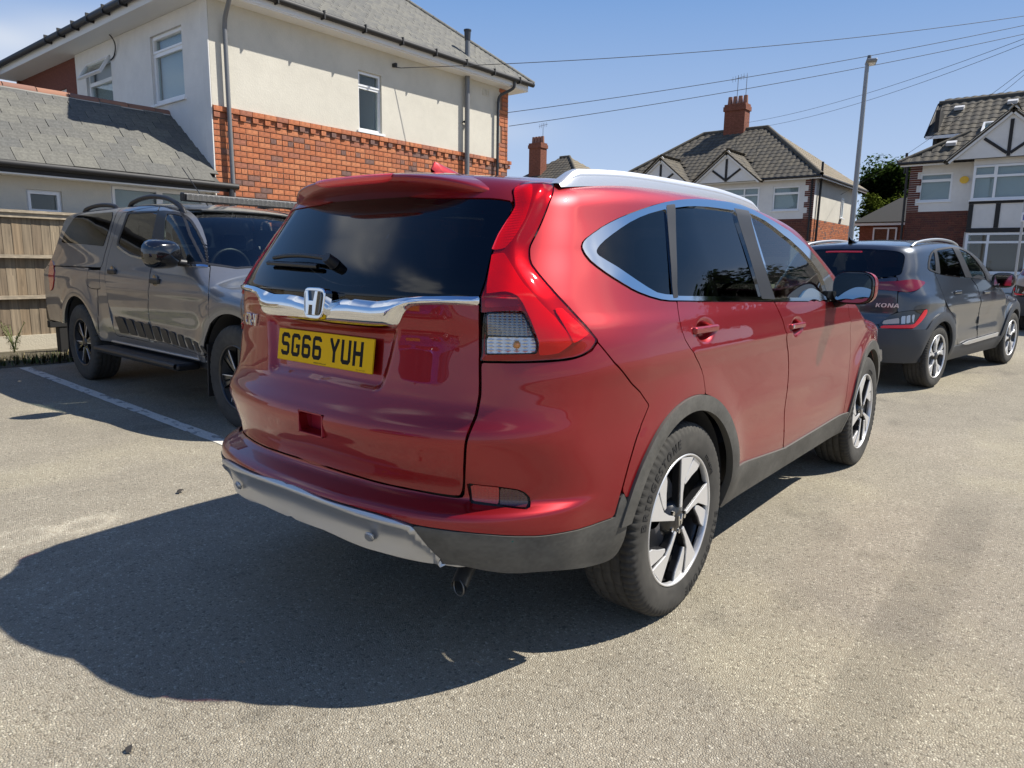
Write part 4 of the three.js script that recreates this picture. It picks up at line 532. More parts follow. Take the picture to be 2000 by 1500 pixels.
// house with two front gablets
farHouse('gabled_house', 'brick and white rendered semi with hipped tile roof, two front gablets and tall chimney', 32.8, h => {
  const R = -8.6, Lf = -19.9;
  part('wall', [holed(Lf, R, 3.58, 5.45, [[-10.54, -9.29, 3.99, 5.11], [-14.2, -11.2, 3.9, 5.15], [-18, -15.1, 3.9, 5.15]], -.25, 0)], M.renderWhite, h); part('side_wall', span(R - .25, R + .003, 3.56, 5.45, -7.4, -.252), M.render_, h); part('side_plinth', span(R - .25, R - .01, 0, 3.557, -7.4, -.255), M.mortar, h); part('mortar_wall', span(Lf, R - .003, 0, 3.577, -.25, -.02), M.mortarDark, h);
  farBricks(h, -15, R, 1.8, 3.575, 0, M.darkBricks, 5); { const l = brickList(0, 7.3, 1.8, 3.555, 0, M.bricks, 6, { H: .085 }); const t = new THREE.Matrix4().makeRotationY(Math.PI / 2).setPosition(R + .003, 0, 0); for (const q of l) q.matrix.premultiply(t); pieces(h, 'brick', l, 'brickwork', 0); }
  { const q = [], g = brickGeo(1, .075, .06); for (let j = 0; j < 22; j++) { const w = j % 6 < 3 ? .44 : .28; q.push({ geo: g, matrix: mtx(R - w / 2, 3.62 + j * .085, -.02, 0, 0, 0, w, 1, 1), mat: M.darkBricks[j % 4] }); } pieces(h, 'quoin_brick', q, 'quoin_brickwork', 0); }
  const a = windowUnit(h, 1.25, 1.12, { rows: [.22], f: .07, blind: M.netCurtain, sash: (i, j) => j === 1 }); a.position.set(-9.915, 4.55, -.04); const b = windowUnit(h, 3.0, 1.25, { rows: [.25], cols: [-.75, .75], f: .07, blind: M.netCurtain }); b.position.set(-12.7, 4.525, .02); const c = windowUnit(h, 2.9, 1.25, { rows: [.25], cols: [-.75, .75], f: .07, blind: M.netCurtain }); c.position.set(-16.55, 4.525, .02);
  const d = windowUnit(h, .35, 1.0, { f: .05 }); d.rotation.y = Math.PI / 2; d.position.set(R + .05, 4.35, -4.7);
  const ey = 5.5, k = .745, run = 4.2, e1 = R + .35, e0 = Lf - .35, cs = 1 / Math.hypot(1, k), top = ey + run * k, S = run / cs;
  part('roof_slab', [quadSlab([[e0, ey, .35], [e1, ey, .35], [e1 - run, top, .35 - run], [e0 + run, top, .35 - run]]), quadSlab([[e1, ey, .35], [e1, ey, -8.05], [e1 - run, top, .35 - run]]), quadSlab([[e0, ey, -8.05], [e0, ey, .35], [e0 + run, top, .35 - run]]), quadSlab([[e1, ey, -8.05], [e0, ey, -8.05], [e0 + run, top, .35 - run], [e1 - run, top, .35 - run]])], M.tiles[3], h);
  const inG = (u, v) => { const x = e0 + u; for (const cx of [-12.75, -16.35]) if (Math.abs(x - cx) < 1.6 * (1 - v * .745 * cs / 1.45)) return false; return true; };
  layTiles(h, 'tile', pantile, M.tiles, V(e0, ey, .35), V(1, 0, 0), V(0, k * cs, -cs), e1 - e0, S, .3, .33, (u, v) => u > v * cs + .1 && u < e1 - e0 - v * cs - .1 && inG(u, v), 41, { tilt: .04, up: .015 });
  layTiles(h, 'side_tile', pantile, [mat([.20, .165, .11], .85), mat([.18, .15, .10], .85), mat([.22, .18, .125], .85)], V(e1, ey, .35), V(0, 0, -1), V(-cs, k * cs, 0), 8.4, S, .3, .33, (u, v) => u > v * cs + .1 && u < 8.4 - v * cs - .1, 43, { tilt: .04, up: .015 });
  for (const [p, q] of [[[e1, ey, .35], [e1 - run, top, .35 - run]], [[e0, ey, .35], [e0 + run, top, .35 - run]], [[e1 - run, top, .35 - run], [e0 + run, top, .35 - run]]]) part('ridge_capping', bar([p[0], p[1] + .03, p[2]], [q[0], q[1] + .03, q[2]], .11, 10), M.tiles[2], h);
  gablet(h, -12.75, 1.6, 5.42, 6.75, .55, 2.2, true, M.tiles); gablet(h, -16.35, 1.6, 5.42, 6.75, .55, 2.2, true, M.tiles);
  part('fascia', [span(e0, e1, 5.36, 5.49, .30, .33), span(e1 - .03, e1, 5.36, 5.49, -8, .3)], M.whiteWood, h); part('gutter', [bar([e0, 5.47, .38], [e1, 5.47, .38], .06), bar([e1 + .03, 5.47, .38], [e1 + .03, 5.47, -8], .06)], M.gutter, h);
  part('downpipe', [bar([R - .12, 5.4, .08], [R - .12, 0, .08], .045)], M.gutter, h); part('soil_pipe', [bar([R + .1, 6.2, -.55], [R + .1, 5.4, -.55], .055), bar([R + .1, 5.4, -.55], [R + .1, 0, -.35], .055)], M.gutter, h);
  const ch = chimney(h, -14.2, .35 - run, top - .5, 10.0, 1.15, .7, 4); aerial(h, -14.2, 10.0, -3.7, .4); aerial(h, -13.8, 10.0, -3.9, 1.2);
});
// mock-Tudor house with bay
farHouse('bay_house', 'white rendered house with half-timbered bay gable and yellow alarm box', 30.2, h => {
  const Lx = -4.2, Rx = 12;
  part('wall', holed(Lx, Rx, 3.55, 5.36, [[-3.83, -2.71, 3.94, 5.02]], -.25, 0), M.renderWhite, h); part('mortar_wall', span(Lx + .003, Rx, 0, 3.547, -.25, -.02), M.mortarDark, h); part('side_wall', span(Lx + .01, Lx + .2, 0, 5.3, -7, -.25), M.darkBricks[0], h);
  farBricks(h, Lx, -1.9, 1.4, 3.545, 0, M.darkBricks, 15); { const q = [], g = brickGeo(1, .075, .06); for (let j = 0; j < 21; j++) { const w = j % 6 < 3 ? .42 : .28; q.push({ geo: g, matrix: mtx(Lx + w / 2, 3.59 + j * .085, -.02, 0, 0, 0, w, 1, 1), mat: M.darkBricks[j % 4] }); } pieces(h, 'quoin_brick', q, 'quoin_brickwork', 0); }
  const a = windowUnit(h, 1.12, 1.08, { rows: [.24], f: .07, blind: M.netCurtain, sash: (i, j) => j === 1 }); a.position.set(-3.27, 4.48, -.04);
  // bay, 0.55 m proud
  const bz = .55, b0 = -2.0, b1 = 1.9; part('bay_wall', [span(b0, b1, 2.70, 3.86, 0, bz), span(b0, b1, 0, 1.15, 0, bz), span(b0, b0 + .12, 1.15, 2.7, 0, bz - .05), span(b1 - .12, b1, 1.15, 2.7, 0, bz - .05), span(b0, b1, 5.15, 5.4, 0, bz), span(b0, b0 + .1, 3.86, 5.15, 0, bz - .05), span(b1 - .1, b1, 3.86, 5.15, 0, bz - .05)], M.renderWhite, h);
  const u = windowUnit(h, 3.86, 1.26, { rows: [.22], cols: [-1.22, 0, 1.22], f: .08, blind: M.netCurtain, sash: (i, j) => j === 1 && i === 0 }); u.position.set(-.05, 4.51, bz); const l = windowUnit(h, 3.86, 1.5, { rows: [.4], cols: [-1.22, 0, 1.22], f: .08 }); l.position.set(-.05, 1.93, bz);
  const tb = [[b0, b1, 3.74, 3.86], [b0, b1, 2.70, 2.85]]; for (const [x0, x1, y0, y1] of tb) part('timber', span(x0 - .01, x1 + .01, y0, y1, bz - .01, bz + .035), M.timberBlack, h); for (const x of [b0, b0 + .85, b0 + 2.0, b0 + 3.1, b1 - .15]) part('timber', span(x, x + .15, 2.855, 3.735, bz - .01, bz + .03), M.timberBlack, h);
  part('alarm_box', [cyl(.15, .15, .06, 0, 0, 0, Math.PI / 2, 0, 24).scale(1, .9, 1).translate(-2.32, 4.7, .03)], phys([.78, .48, .03], .4), h);
  const ey = 5.42, k = .76, run = 3.7, e0 = Lx - .4, cs = 1 / Math.hypot(1, k), S = run / cs, ridge = ey + run * k, dy = 6.62, dv = (dy - ey) / k / cs, z0 = .4;
  // hip below, gabled dormer above
  const pt = (x, v) => [x, ey + v * k * cs, z0 - v * cs];
  part('roof_slab', [quadSlab([pt(e0, 0), pt(12.4, 0), pt(12.4, dv), pt(e0 + dv * cs * 1.35, dv)]), quadSlab([pt(-4.0, dv), pt(12.4, dv), pt(12.4, S), pt(-4.0, S)])], M.tiles[3], h);
  layTiles(h, 'tile', pantile, M.tiles, V(e0, ey, z0), V(1, 0, 0), V(0, k * cs, -cs), 16.6, S, .3, .33, (u2, v) => { const x = e0 + u2, gab = Math.abs(x + .95) < 1.75 * (1 - v * k * cs / 1.55); return !gab && x < 12 && (v < dv ? u2 > v * cs * 1.35 + .1 : x > -3.9); }, 47, { tilt: .04, up: .015 });
  part('dormer_cheek', span(-3.75, -3.6, 5.4, dy + 1.0, z0 - S * cs, z0 - dv * cs - .1), M.timberBlack, h); part('dormer_front', span(-3.75, -2.2, 5.5, dy - .02, z0 - dv * cs - .5, z0 - dv * cs - .2), M.timberBlack, h); part('verge', [bar(pt(-4.02, dv - .05), pt(-4.02, S), .045)], M.timberBlack, h); part('dormer_fascia', box(1.5, .12, .04, -3.25, dy - .07, z0 - dv * cs + .06), M.whiteWood, h);
  part('ridge_capping', [bar([-4, ridge + .03, z0 - run], [12.4, ridge + .03, z0 - run], .1, 10)], M.tiles[3], h); part('hip_capping', bar(pt(e0, .05), [e0 + dv * cs * 1.35, dy + .03, z0 - dv * cs], .09, 10), M.tiles[2], h);
  { const sl = new THREE.Group(); sl.name = 'roof_window'; h.add(sl); sl.position.set(...pt(-1.75, 1.98)); sl.rotation.x = Math.atan(k) - Math.PI / 2; sl.position.y += .1; part('frame', holed(-.34, .34, -.36, .36, [[-.27, .27, -.29, .29]], 0, .1), M.whiteWood, sl); part('pane', span(-.27, .27, -.29, .29, .03, .04), M.paneGlass, sl); part('blind', span(-.27, .27, -.29, .29, -.02, -.01), mat([.6, .56, .5], .9), sl); }
  for (const [x, v] of [[-3.15, 3.9], [-1.35, 3.95], [-2.95, 1.05]]) { const p = pt(x, v); part('vent_tile', box(.34, .12, .3, p[0], p[1] + .1, p[2] + .05, Math.atan(k) * .6), mat([.5, .5, .5], .6), h); }
  gablet(h, -.95, 1.75, 5.36, 6.92, bz + .3, 2.6, true, M.tiles); part('timber', span(-2.5, .6, 5.34, 5.44, bz + .21, bz + .25), M.timberBlack, h);
  part('fascia', span(e0 + .1, -2.7, 5.28, 5.41, z0 - .05, z0 - .02), M.whiteWood, h); part('gutter', bar([e0, 5.4, z0 + .04], [-2.7, 5.4, z0 + .04], .06), M.gutter, h); part('downpipe', [bar([Lx - .05, 5.35, .3], [Lx - .05, 0, .06], .045), bar([Lx - .25, 5.9, -.3], [Lx - .25, 5.1, -.3], .05)], M.gutter, h);
});
farHouse('corner_house', 'brown hip-roofed house with brick chimney seen past the rendered gable', 36, h => {
  const e0 = -31.5, e1 = -23.5, ey = 6.0, k = .72; part('wall', span(e0 + .3, e1 - .3, 0, ey, -8, 0), M.chimneyBrick, h); const run = 3.6, top = ey + run * k, cs = 1 / Math.hypot(1, k);
  part('roof_slab', [quadSlab([[e0, ey, .35], [e1, ey, .35], [e1 - run, top, .35 - run], [e0 + run, top, .35 - run]]), quadSlab([[e1, ey, .35], [e1, ey, -6.85], [e1 - run, top, .35 - run]]), quadSlab([[e0, ey, -6.85], [e0, ey, .35], [e0 + run, top, .35 - run]])], M.tiles[3], h);
  layTiles(h, 'tile', pantile, M.tiles, V(e0, ey, .35), V(1, 0, 0), V(0, k * cs, -cs), e1 - e0, run / cs, .3, .33, (u, v) => u > v * cs + .1 && u < e1 - e0 - v * cs - .1, 51, { tilt: .04, up: .015, limit: 0 });
  layTiles(h, 'side_tile', pantile, [mat([.20, .165, .11], .85)], V(e1, ey, .35), V(0, 0, -1), V(-cs, k * cs, 0), 7.2, run / cs, .3, .33, (u, v) => u > v * cs + .1 && u < 7.2 - v * cs - .1, 53, { tilt: .04, up: .015, limit: 0 });
  part('hip_capping', [bar([e1, ey + .03, .35], [e1 - run, top + .03, .35 - run], .1), bar([e0 + run, top + .03, .35 - run], [e1 - run, top + .03, .35 - run], .1)], M.tiles[2], h);
  chimney(h, -28.6, -1.6, 6.8, 9.4, 1.0, .7, 4); aerial(h, -28.2, 9.2, -1.6, .3);
});
farHouse('hipped_bungalow', 'low brick bungalow with grey hipped roof between the two tall houses', 37.6, h => {
  const e0 = -7.95, e1 = -2, ey = 3.62, run = 1.75, top = ey + 1.28; part('wall', span(e0 + .3, e1, 0, ey - .02, -4, -.02), M.chimneyBrick, h); part('roof', [quadSlab([[e0, ey, .3], [e1, ey, .3], [e1, top, .3 - run], [e0 + run, top, .3 - run]]), quadSlab([[e0, ey, -3.2], [e0, ey, .3], [e0 + run, top, .3 - run]])], mat([.095, .092, .086], .9, { map: tiled(brickGrain, 2, 2) }), h); part('fascia', span(e0, e1, ey - .17, ey - .03, .2, .24), M.whiteWood, h);
  const w = windowUnit(h, 1.1, 1.0, { cols: [.15], f: .07, sill: false }); w.position.set(-6.45, 2.85, .06);
});
// ---------- street furniture, wires, plants ----------
{ const gy = groundHeight(16.6), l = thing('street_lamp', 'tall grey street lamp column with small flat lantern', 'street lamp', [16.6, gy, -2.78]); const col = mat([.27, .28, .285], .5, { metalness: .5 });
  part('base_column', cyl(.085, .085, 1.3, 0, .65, 0), col, l); part('column', cyl(.045, .065, 4.5, 0, 3.5, 0), col, l); part('door', box(.1, .35, .02, 0, .8, .082), col, l); part('bracket', cyl(.035, .045, .12, 0, 5.78, 0), col, l);
  const lan = part('lantern', rbox(.52, .075, .24, .035, .12, 5.88, .05, 0, .3, .06), mat([.2, .205, .21], .45), l); part('lens', rbox(.36, .02, .17, .008, .15, 5.838, .05, 0, .3, .06), phys([.7, .72, .72], .2), lan); part('photocell', cyl(.04, .05, .1, 0, 5.95, .03), mat([.1, .1, .1], .5), lan); }
const poleTop = [23.57, 8.42, .9];
{ const p = thing('telegraph_pole', 'wooden telegraph pole carrying the overhead wires to the houses', 'pole', [23.57, groundHeight(23.57), .9]); const w = mat([.11, .085, .06], .9); part('shaft', cyl(.1, .16, 8.2, 0, 4.1, 0), w, p); part('cap', cyl(.12, .12, .06, 0, 8.2, 0), M.discSteel, p); part('wire_ring', moved(new THREE.TorusGeometry(.16, .015, 6, 20), 0, 8.0, 0, Math.PI / 2), M.discSteel, p); }
M.wire = mat([.03, .03, .032], .7);
function wire(a, b, sag, label) { const pts = []; for (let i = 0; i <= 14; i++) { const t = i / 14; pts.push([a[0] + (b[0] - a[0]) * t, a[1] + (b[1] - a[1]) * t - sag * 4 * t * (1 - t), a[2] + (b[2] - a[2]) * t]); } whole('overhead_wire', tube(pts, .0075, 28, 5), M.wire, label, 'cable', 'overhead wires'); }
const PT = (dx, dy) => [poleTop[0] + dx, poleTop[1] + dy, poleTop[2]];
wire([7.9, 5.13, -9.38], PT(-.1, .0), .25, 'overhead wire fixed to the bracket under the rendered eaves');
wire([11.35, 4.85, -9.45], PT(-.1, -.15), .16, 'upper of two overhead wires fixed to the brick quoins');
wire([11.42, 4.55, -9.45], PT(-.05, -.35), .16, 'lower of two overhead wires fixed to the brick quoins');
wire([36.6, 9.0, -13.6], PT(0, -.2), .35, 'overhead wire running down to the chimney of the gabled house');
wire([36.6, 8.7, -12.7], PT(.05, -.3), .35, 'overhead wire running down to the hip of the gabled house');
wire([38.0, 4.9, -9.2], PT(.1, -.4), .3, 'overhead wire dropping behind the lamp column to the bungalow');
wire([31.5, 8.0, -1.6], PT(.1, -.2), .1, 'short overhead wire dropping to the ridge of the bay house');
{ const s = thing('street_sign', 'white street sign plate with blue edge on a thin grey post', 'sign', [25.2, groundHeight(25.2), .03]); part('post', cyl(.035, .035, 3.2, 0, 1.5, 0), mat([.45, .46, .47], .5, { metalness: .4 }), s); const pl = part('sign_plate', rbox(.02, .28, .6, .008, -.05, 2.55, .25), mat([.75, .76, .78], .5), s); part('sign_band', span(-.064, -.061, 2.45, 2.62, .0, .5), mat([.08, .1, .35], .5), pl); }
// board fence along the far side of the yard
{ const f = thing('board_fence', 'low grey board fence showing between the red car and dark crossover', 'fence', [13.8, groundHeight(13.8), -2.62], Math.PI / 2 - 1.66); const w = mat([.16, .15, .135], .9); for (let i = 0; i < 22; i++) part('board', box(.145, 1.55, .02, (i - 10.5) * .15, .8, 0), w, f); part('capping_rail', box(3.4, .04, .09, 0, 1.62, 0), w, f); part('rail', box(3.4, .08, .05, 0, 1.2, -.04), w, f); part('rail', box(3.4, .08, .05, 0, .4, -.04), w, f); }
// ---------- leaves ----------
function crownGeometry(n, size, rnd, lobes) { const pos = [], nor = [], idx = []; for (let i = 0; i < n; i++) { const L = lobes[Math.floor(rnd() * lobes.length)], a = rnd() * Math.PI * 2, c = rnd() * 2 - 1, r = L[3] * Math.pow(rnd(), .38) * (.82 + .36 * rnd()), s = Math.sqrt(1 - c * c), d = V(s * Math.cos(a), c, s * Math.sin(a)), p = V(L[0], L[1], L[2]).addScaledVector(d, r), q = V(rnd() - .5, rnd() - .1, rnd() - .5).add(d.multiplyScalar(.5)).normalize(), t = V(rnd() - .5, rnd() - .5, rnd() - .5).cross(q).normalize(), b = t.clone().cross(q), k = size * (.6 + rnd() * .8), o = pos.length / 3; for (const [x, y] of [[-.5, 0], [0, -.32], [.5, 0], [0, .32]]) { const v = p.clone().addScaledVector(t, x * k).addScaledVector(b, y * k); pos.push(v.x, v.y, v.z); nor.push(q.x, q.y, q.z); } idx.push(o, o + 1, o + 2, o, o + 2, o + 3); } const g = new THREE.BufferGeometry(); g.setAttribute('position', new THREE.Float32BufferAttribute(pos, 3)); g.setAttribute('normal', new THREE.Float32BufferAttribute(nor, 3)); g.setIndex(idx); return g; }
const leafMat = c => phys(c, .6, { transmission: .35, thickness: 0 });
function tree(name, label, x, y, z, h, r, c, seed, n, leaf) { const t = thing(name, label, 'tree', [x, y, z]), rnd = mulberry(seed), bark = mat([.09, .07, .05], .95), lobes = []; for (let i = 0; i < 26; i++) { const a = rnd() * Math.PI * 2, q = Math.sqrt(rnd()) * r * .72, yy = h * (.42 + .5 * rnd()); lobes.push([Math.cos(a) * q * (1.25 - .7 * Math.abs(yy / h - .62)), yy, Math.sin(a) * q, r * (.26 + rnd() * .2)]); }
  const tr = [tube([[0, -.1, 0], [.05, h * .3, .04], [0, h * .62, 0]], .05 * r + .06, 10, 9)]; for (let i = 0; i < 12; i++) { const L = lobes[i * 2]; tr.push(tube([[0, h * (.22 + .03 * i), 0], [L[0] * .5, (h * (.25 + .03 * i) + L[1]) / 2, L[2] * .5], [L[0], L[1], L[2]]], .035 + .012 * r, 8, 6)); } part('trunk', tr, bark, t); part('crown', crownGeometry(n, leaf, rnd, lobes), leafMat(c), t); return t; }
tree('broadleaf_tree', 'dark green broadleaf tree rising behind the low bungalow', 52, .5, -8.9, 8.0, 2.7, [.15, .25, .06], 3, 16000, .24);
tree('yellow_green_bush', 'yellow-green bushy tree growing in front of the dark broadleaf tree', 47.5, .5, -8.6, 5.4, 1.9, [.26, .34, .07], 4, 6000, .2);
tree('garden_tree', 'rounded garden tree across the street mirrored in the car windows', 24, .35, 9.6, 8.2, 3.2, [.05, .09, .025], 6, 11000, .3);
// grass and weeds at the fence foot
{ const verge = (() => { const rows = []; for (let j = 0; j <= 14; j++) { const r = []; for (let i = 0; i <= 90; i++) { const x = -5 + i * .1, edge = -7.5 - .12 * fbm(x * 1.6, 2, 7, 3) - (x > 1 ? .25 * sstep(1, 2.4, x) : 0), z = -9.12 + (edge + 9.12) * j / 14; r.push([x, .006 + .035 * Math.sin(Math.PI * Math.min(1, j / 14 * 1.05)) * (.5 + fbm(x * 3, z * 3, 9, 3)), z]); } rows.push(r); } return sheet(rows, false, true); })(); struct('soil_verge', verge, mat([.115, .098, .06], .95, { bumpMap: tiled(plasterBump, 8, 2), bumpScale: .02 }));
  const rnd = mulberry(77), pos = [], nor = [], col = []; const blade = (x, z, h, w, a, lean, c) => { const dx = Math.cos(a) * w, dz = Math.sin(a) * w, lx = Math.cos(a + 1.57) * lean, lz = Math.sin(a + 1.57) * lean, y = .012; const P = [[x - dx, y, z - dz], [x + dx, y, z + dz], [x + lx * .45 + dx * .6, y + h * .6, z + lz * .45 + dz * .6], [x + lx * .45 - dx * .6, y + h * .6, z + lz * .45 - dz * .6], [x + lx, y + h, z + lz]]; for (const t of [[0, 1, 2], [0, 2, 3], [3, 2, 4]]) for (const k of t) { pos.push(...P[k]); nor.push(lx * .3, .9, lz * .3); col.push(...c); } };
  for (let i = 0; i < 15000; i++) { const x = -4.5 + rnd() * 7.2, t = rnd(), z = -9.1 + t * 1.62, d = fbm(x * 1.5, z * 1.8, 88, 3); if (d < .40 + .12 * rnd()) continue; const dry = rnd(); blade(x, z, .03 + rnd() * .10 * (.4 + d), .003 + rnd() * .005, rnd() * 6.28, .02 + rnd() * .05, dry < .35 ? [.40, .33, .16] : dry < .7 ? [.20, .24, .06] : [.13, .19, .045]); }
  const g = new THREE.BufferGeometry(); g.setAttribute('position', new THREE.Float32BufferAttribute(pos, 3)); g.setAttribute('normal', new THREE.Float32BufferAttribute(nor, 3)); g.setAttribute('color', new THREE.Float32BufferAttribute(col, 3)); struct('grass', g, new THREE.MeshStandardMaterial({ color: 0xffffff, vertexColors: true, roughness: .95 }), 'stuff');
  const weed = (x, z, h, n, c, label) => { const t = thing('weed', label, 'plant', [x, .02, z]), st = [], lobes = []; for (let i = 0; i < n; i++) { const a = rnd() * 6.28, l = h * (.6 + .4 * rnd()), e = [Math.cos(a) * l * .35, l, Math.sin(a) * l * .35]; st.push(tube([[0, 0, 0], [e[0] * .3, l * .5, e[2] * .3], e], .004, 6, 4)); for (let k = 1; k <= 5; k++) lobes.push([e[0] * k / 5, l * k / 5, e[2] * k / 5, .035]); } part('stem', st, mat([.16, .19, .06], .8), t); part('foliage', crownGeometry(n * 40, .016, rnd, lobes), leafMat(c), t); };
  weed(.62, -8.75, .40, 11, [.26, .26, .09], 'tall pale weed growing against the concrete fence base'); weed(1.42, -8.5, .24, 7, [.16, .19, .05], 'small weed clump beside the black knee rail post'); weed(.15, -8.3, .22, 7, [.11, .16, .04], 'low green weed clump at the edge of the tarmac'); }
// litter on the tarmac
whole('dead_leaf', moved(sheet([[[-.02, 0, -.012], [0, .012, -.014], [.02, .002, -.01]], [[-.022, .006, 0], [0, .018, 0], [.024, .01, 0]], [[-.018, .0, .012], [0, .010, .012], [.02, .004, .01]]]), -.578, .006, -1.78, 0, .4), mat([.03, .025, .02], .9), 'curled dark dead leaf lying beside the red car shadow', 'leaf');
whole('bark_scrap', moved(sheet([[[-.012, 0, -.006], [0, .008, -.008], [.012, .002, -.005]], [[-.014, .0, .006], [0, .006, .008], [.016, .003, .006]]]), -1.642, .005, .153, 0, 1.1), mat([.025, .022, .02], .9), 'tiny dark scrap of bark on the sunlit tarmac', 'litter');
const grimeTex = tex(512, 512, (x, y) => { const a = tnoise(x, y, 512, 5, 31), b = tnoise(x, y, 512, 22, 32), c = tnoise(x, y, 512, 110, 33), g = .66 + .16 * a + .12 * b + .1 * c; return [g, g * .99, g * .965]; });
// ---------- red car ----------
const facet = tex(128, 128, (x, y) => { const a = Math.abs((x % 16) / 8 - 1), b = Math.abs((y % 16) / 8 - 1); return Math.max(a, b) * .9; }, false);
M.redPaint = phys([.29, .006, .010], .4, { metalness: .66, clearcoat: 1, clearcoatRoughness: .012 });
M.privacy = phys([.045, .048, .05], .02, { transmission: 1, thickness: 0, ior: 1.5 });
M.clearGlass = phys([.55, .62, .6], .02, { transmission: 1, thickness: 0, ior: 1.5 });
M.lensRed = phys([.86, .10, .12], .02, { transmission: 1, thickness: 0, ior: 1.55 });
M.lensClear = phys([.9, .9, .9], .03, { transmission: 1, thickness: 0, ior: 1.5 });
M.ledRed = phys([.92, .035, .045], .35, { bumpMap: tiled(facet, 3, 2), bumpScale: .0006 });
M.deepRed = phys([.34, .016, .035], .3);
M.cladding = mat([.12, .118, .11], .66, { map: tiled(grimeTex, 1.3, 1.3) }); M.silver = phys([.50, .51, .52], .32, { metalness: .75 });
M.fabric = mat([.03, .03, .032], .9); M.satinRail = phys([.72, .72, .72], .32, { metalness: .7 });
M.reflector = phys([.62, .62, .63], .2, { metalness: .9, bumpMap: tiled(facet, 7, 13), bumpScale: .0016 });
M.fogSmoke = phys([.07, .010, .012], .12, { clearcoat: 1, bumpMap: tiled(facet, 16, 22), bumpScale: .0009 });
M.smokeBowl = phys([.25, .255, .26], .22, { metalness: .9, bumpMap: tiled(facet, 12, 16), bumpScale: .0016 });
M.reflex = phys([.95, .05, .06], .3, { clearcoat: 1, bumpMap: tiled(facet, 34, 34), bumpScale: .0006 });
M.fogRed = phys([.42, .008, .012], .2, { clearcoat: 1, bumpMap: tiled(facet, 16, 22), bumpScale: .0007 });
M.ribbedRed = phys([.9, .03, .04], .25, { clearcoat: 1, bumpMap: tiled(facet, 1.5, 9), bumpScale: .0009 });
const textFont = await new FontLoader().loadAsync('fonts/droid/droid_sans_bold.typeface.json');
const plateFace = (() => {
  const c = document.createElement('canvas'); c.width = 1040; c.height = 222; const g = c.getContext('2d');
  g.fillStyle = '#e8b400'; g.fillRect(0, 0, 1040, 222);
  const glyph = { // strokes on a 50 x 79 field
    S: [[43, 18], [43, 13], [37, 7], [13, 7], [7, 13], [7, 33], [13, 39], [37, 39], [43, 45], [43, 66], [37, 72], [13, 72], [7, 66], [7, 61]],
    G: [[43, 20], [43, 13], [37, 7], [13, 7], [7, 13], [7, 66], [13, 72], [37, 72], [43, 66], [43, 43], [26, 43]],
    6: [[43, 18], [43, 13], [37, 7], [13, 7], [7, 13], [7, 66], [13, 72], [37, 72], [43, 66], [43, 44], [37, 38], [7, 38]],
    U: [[7, 0], [7, 66], [13, 72], [37, 72], [43, 66], [43, 0]],
    H: [[7, 0], [7, 79], null, [43, 0], [43, 79], null, [7, 39], [43, 39]],
    Y: [[7, 0], [7, 6], [25, 43], [43, 6], [43, 0], null, [25, 40], [25, 79]],
  };
  g.strokeStyle = '#0a0a0c'; g.lineWidth = 28; g.lineJoin = 'miter'; g.lineCap = 'butt';
  let x = 42; for (const ch of 'SG66 YUH') { if (ch === ' ') { x += 66; continue; } g.beginPath(); let up = true; for (const p of glyph[ch]) { if (!p) { up = true; continue; } const X = x + p[0] * 2, Y = 28 + p[1] * 2; up ? g.moveTo(X, Y) : g.lineTo(X, Y); up = false; } g.stroke(); x += 122; }
  g.fillStyle = '#14140f'; g.font = 'bold 15px sans-serif'; g.fillText('SANDICLIFFE.co.uk', 430, 212); g.font = '10px sans-serif'; g.fillText('BS AU 145e  PLATES', 880, 212);
  g.strokeStyle = '#b08800'; g.lineWidth = 3; g.strokeRect(2, 2, 1036, 218);
  const t = new THREE.CanvasTexture(c); t.colorSpace = THREE.SRGBColorSpace; return t;
})();
function plateGeometry(w, h, d) { const g = rbox(w, h, d, .003); const p = g.attributes.position, uv = g.attributes.uv; for (let i = 0; i < p.count; i++) uv.setXY(i, p.getX(i) / w + .5, p.getY(i) / h + .5); return g; }

